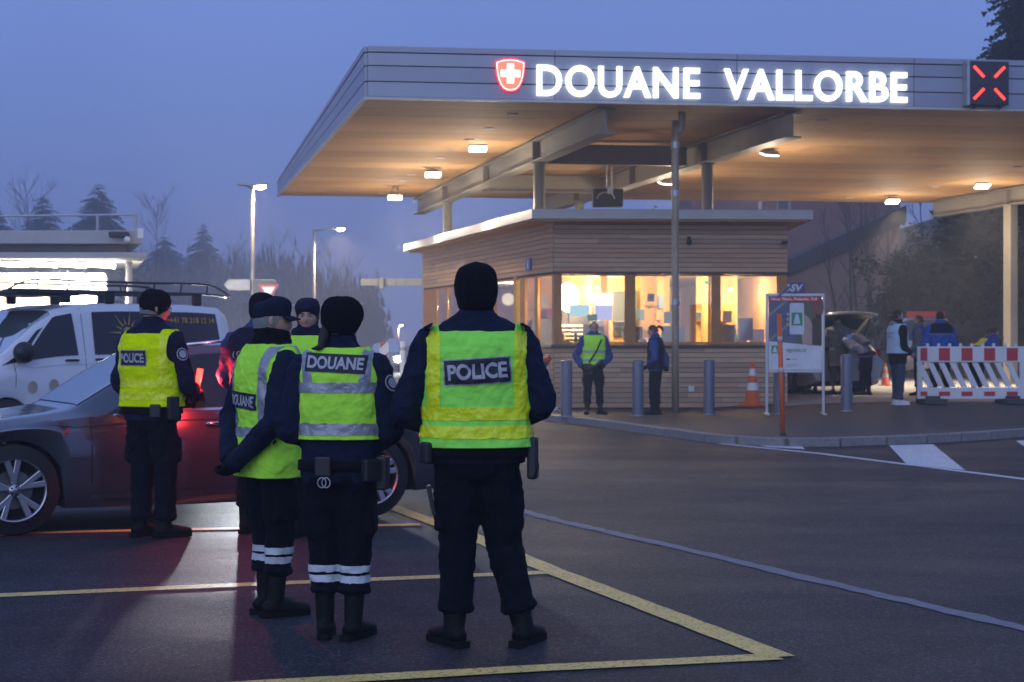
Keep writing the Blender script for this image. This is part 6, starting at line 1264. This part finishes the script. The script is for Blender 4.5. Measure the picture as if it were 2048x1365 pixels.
# slope
GRS = M('dry_grass', (.115, .095, .055), .95, 0, .25, 3, .6, 30); SOIL = M('slope_soil', (.035, .033, .025), .95, 0, .3, 2, .6, 20)
def hz(X, Y): return .25 + max(0, (X - 14.5 + (Y - 60) * .10)) * .30 * sm((Y - 53) / 10) * (1 if X < 40 else 1) + max(0, Y - 60) * .06 * sm((X - 10) / 6)
put(MB().grid([[(x, y, hz(x, y)) for x in np.linspace(9, 70, 60)] for y in np.linspace(53, 120, 50)]).build('grass_bank', SOIL, smooth=True), kind='structure')
mb = MB(); rr = random.Random(9)
for k in range(9000):
    x = rr.uniform(12, 26); y = rr.uniform(54, 66); z = hz(x, y); h = rr.uniform(.12, .42) * (1 if y < 61 else .6); a = rr.uniform(0, 6.28); w_ = .02; lx, ly = rr.gauss(0, .12), rr.gauss(0, .12); mb.add([(x - w_ * math.cos(a), y - w_ * math.sin(a), z), (x + w_ * math.cos(a), y + w_ * math.sin(a), z), (x + lx, y + ly, z + h)], [(0, 1, 2)])
put(mb.build('dry_grass', GRS, fix=False), 'dry pale grass covering the foot of the bank', 'grass', kind='stuff')
BLAB = ['thin pale trunk left of the group', 'second thin trunk before the pink annex', 'slanting thin trunk before the pink annex', 'thin trunk leaning towards the floodlight', 'pale trunk right below the back floodlight', 'thin trunk left of the evergreen thicket', 'leaning trunk on the slope left of column', 'pale bent trunk on the slope right of thicket']
for k, (lb, px, Y, ln_) in enumerate(zip(BLAB, (1683, 1722, 1708, 1752, 1768, 1740, 1858, 1925), (70, 72, 71, 69, 70, 73, 68, 70), (-.12, -.10, -.06, -.09, .05, -.02, -.05, -.06))):
    X = (px - 1024) * Y / F; bare(lb + ' under the canopy edge', X, Y, 6.3 + .5 * (k % 3), 40 + k, hz(X, Y) - .2, 'thin bare trees on the slope', (ln_, 0), .35, 4, .075, limbs=3)
def thicket(label, X, Y, h, rad, seed):
    rr = random.Random(seed); z0 = hz(X, Y); t = empty('evergreen_bush', (X, Y, z0), 0, label, 'bush', 'evergreen bushes on the slope')
    mb = MB()
    for k in range(7): a = rr.uniform(0, 6.28); mb.tube([(0, 0, 0), (math.cos(a) * rad * .3, math.sin(a) * rad * .3, h * .4), (math.cos(a) * rad * .6, math.sin(a) * rad * .6, h * .8)], [.07, .05, .02], 5)
    mb.build('stem', BARK, t, smooth=True); mb = MB(); cl = [(Vector((rr.gauss(0, rad * .45), rr.gauss(0, rad * .4), h * rr.uniform(.15, .92))), rr.uniform(.35, .85)) for _ in range(34)]
    for c, r in cl:
        for _ in range(110):
            d = Vector((rr.gauss(0, 1), rr.gauss(0, 1), rr.gauss(0, .8))).normalized() * r * rr.uniform(.5, 1.05); p_ = c + d; u = Vector((rr.gauss(0, 1), rr.gauss(0, 1), rr.gauss(0, 1))).normalized() * rr.uniform(.06, .14); v = u.cross(d).normalized() * .06; mb.add([p_ - u, p_ + v, p_ + u, p_ - v], [(0, 1, 2, 3)])
    mb.build('foliage', IVY, t, fix=False)
for k, (lb, px, Y, h, rad) in enumerate((('dense dark evergreen bush right of the pink annex', 1838, 64, 4.6, 1.7), ('evergreen bush higher on the slope by the beam', 1905, 69, 4.2, 2.0), ('evergreen bush behind the pale square column', 1985, 70, 4.5, 2.3), ('low dark bush at the right picture edge', 2050, 67, 3.6, 2.0), ('low dark bush beside the silver van', 1800, 66, 2.6, 1.4))):
    thicket(lb, (px - 1024) * Y / F, Y, h, rad, 60 + k)
X = at(2040, 0, 62).x; conifer('big dark spruce at the top right corner', X + .3, 62, tz(-260, 62) - 2, 3.6, 77, 2.0, 1.6, 'spruces near the canopy'); conifer('spruce tip seen through the gap above the booth roof', at(1310, 0, 100).x, 100, tz(405, 100), 2.4, 78, 0, 1., 'spruces near the canopy')
# ---------------------------------------------------------------- foggy air
hz_ = MB().box((-20, 148, 9.5), (320, 310, 23)).build('haze', None); put(hz_, 'thin blue evening fog over the whole place', 'fog', kind='stuff')
m = bpy.data.materials.new('fog'); m.use_nodes = True; n = m.node_tree.nodes; n.remove(n['Principled BSDF']); v = n.new('ShaderNodeVolumePrincipled'); v.inputs['Color'].default_value = (.90, .90, .93, 1); v.inputs['Density'].default_value = .0027; v.inputs['Anisotropy'].default_value = .25; m.node_tree.links.new(v.outputs[0], n['Material Output'].inputs['Volume']); hz_.data.materials.append(m)
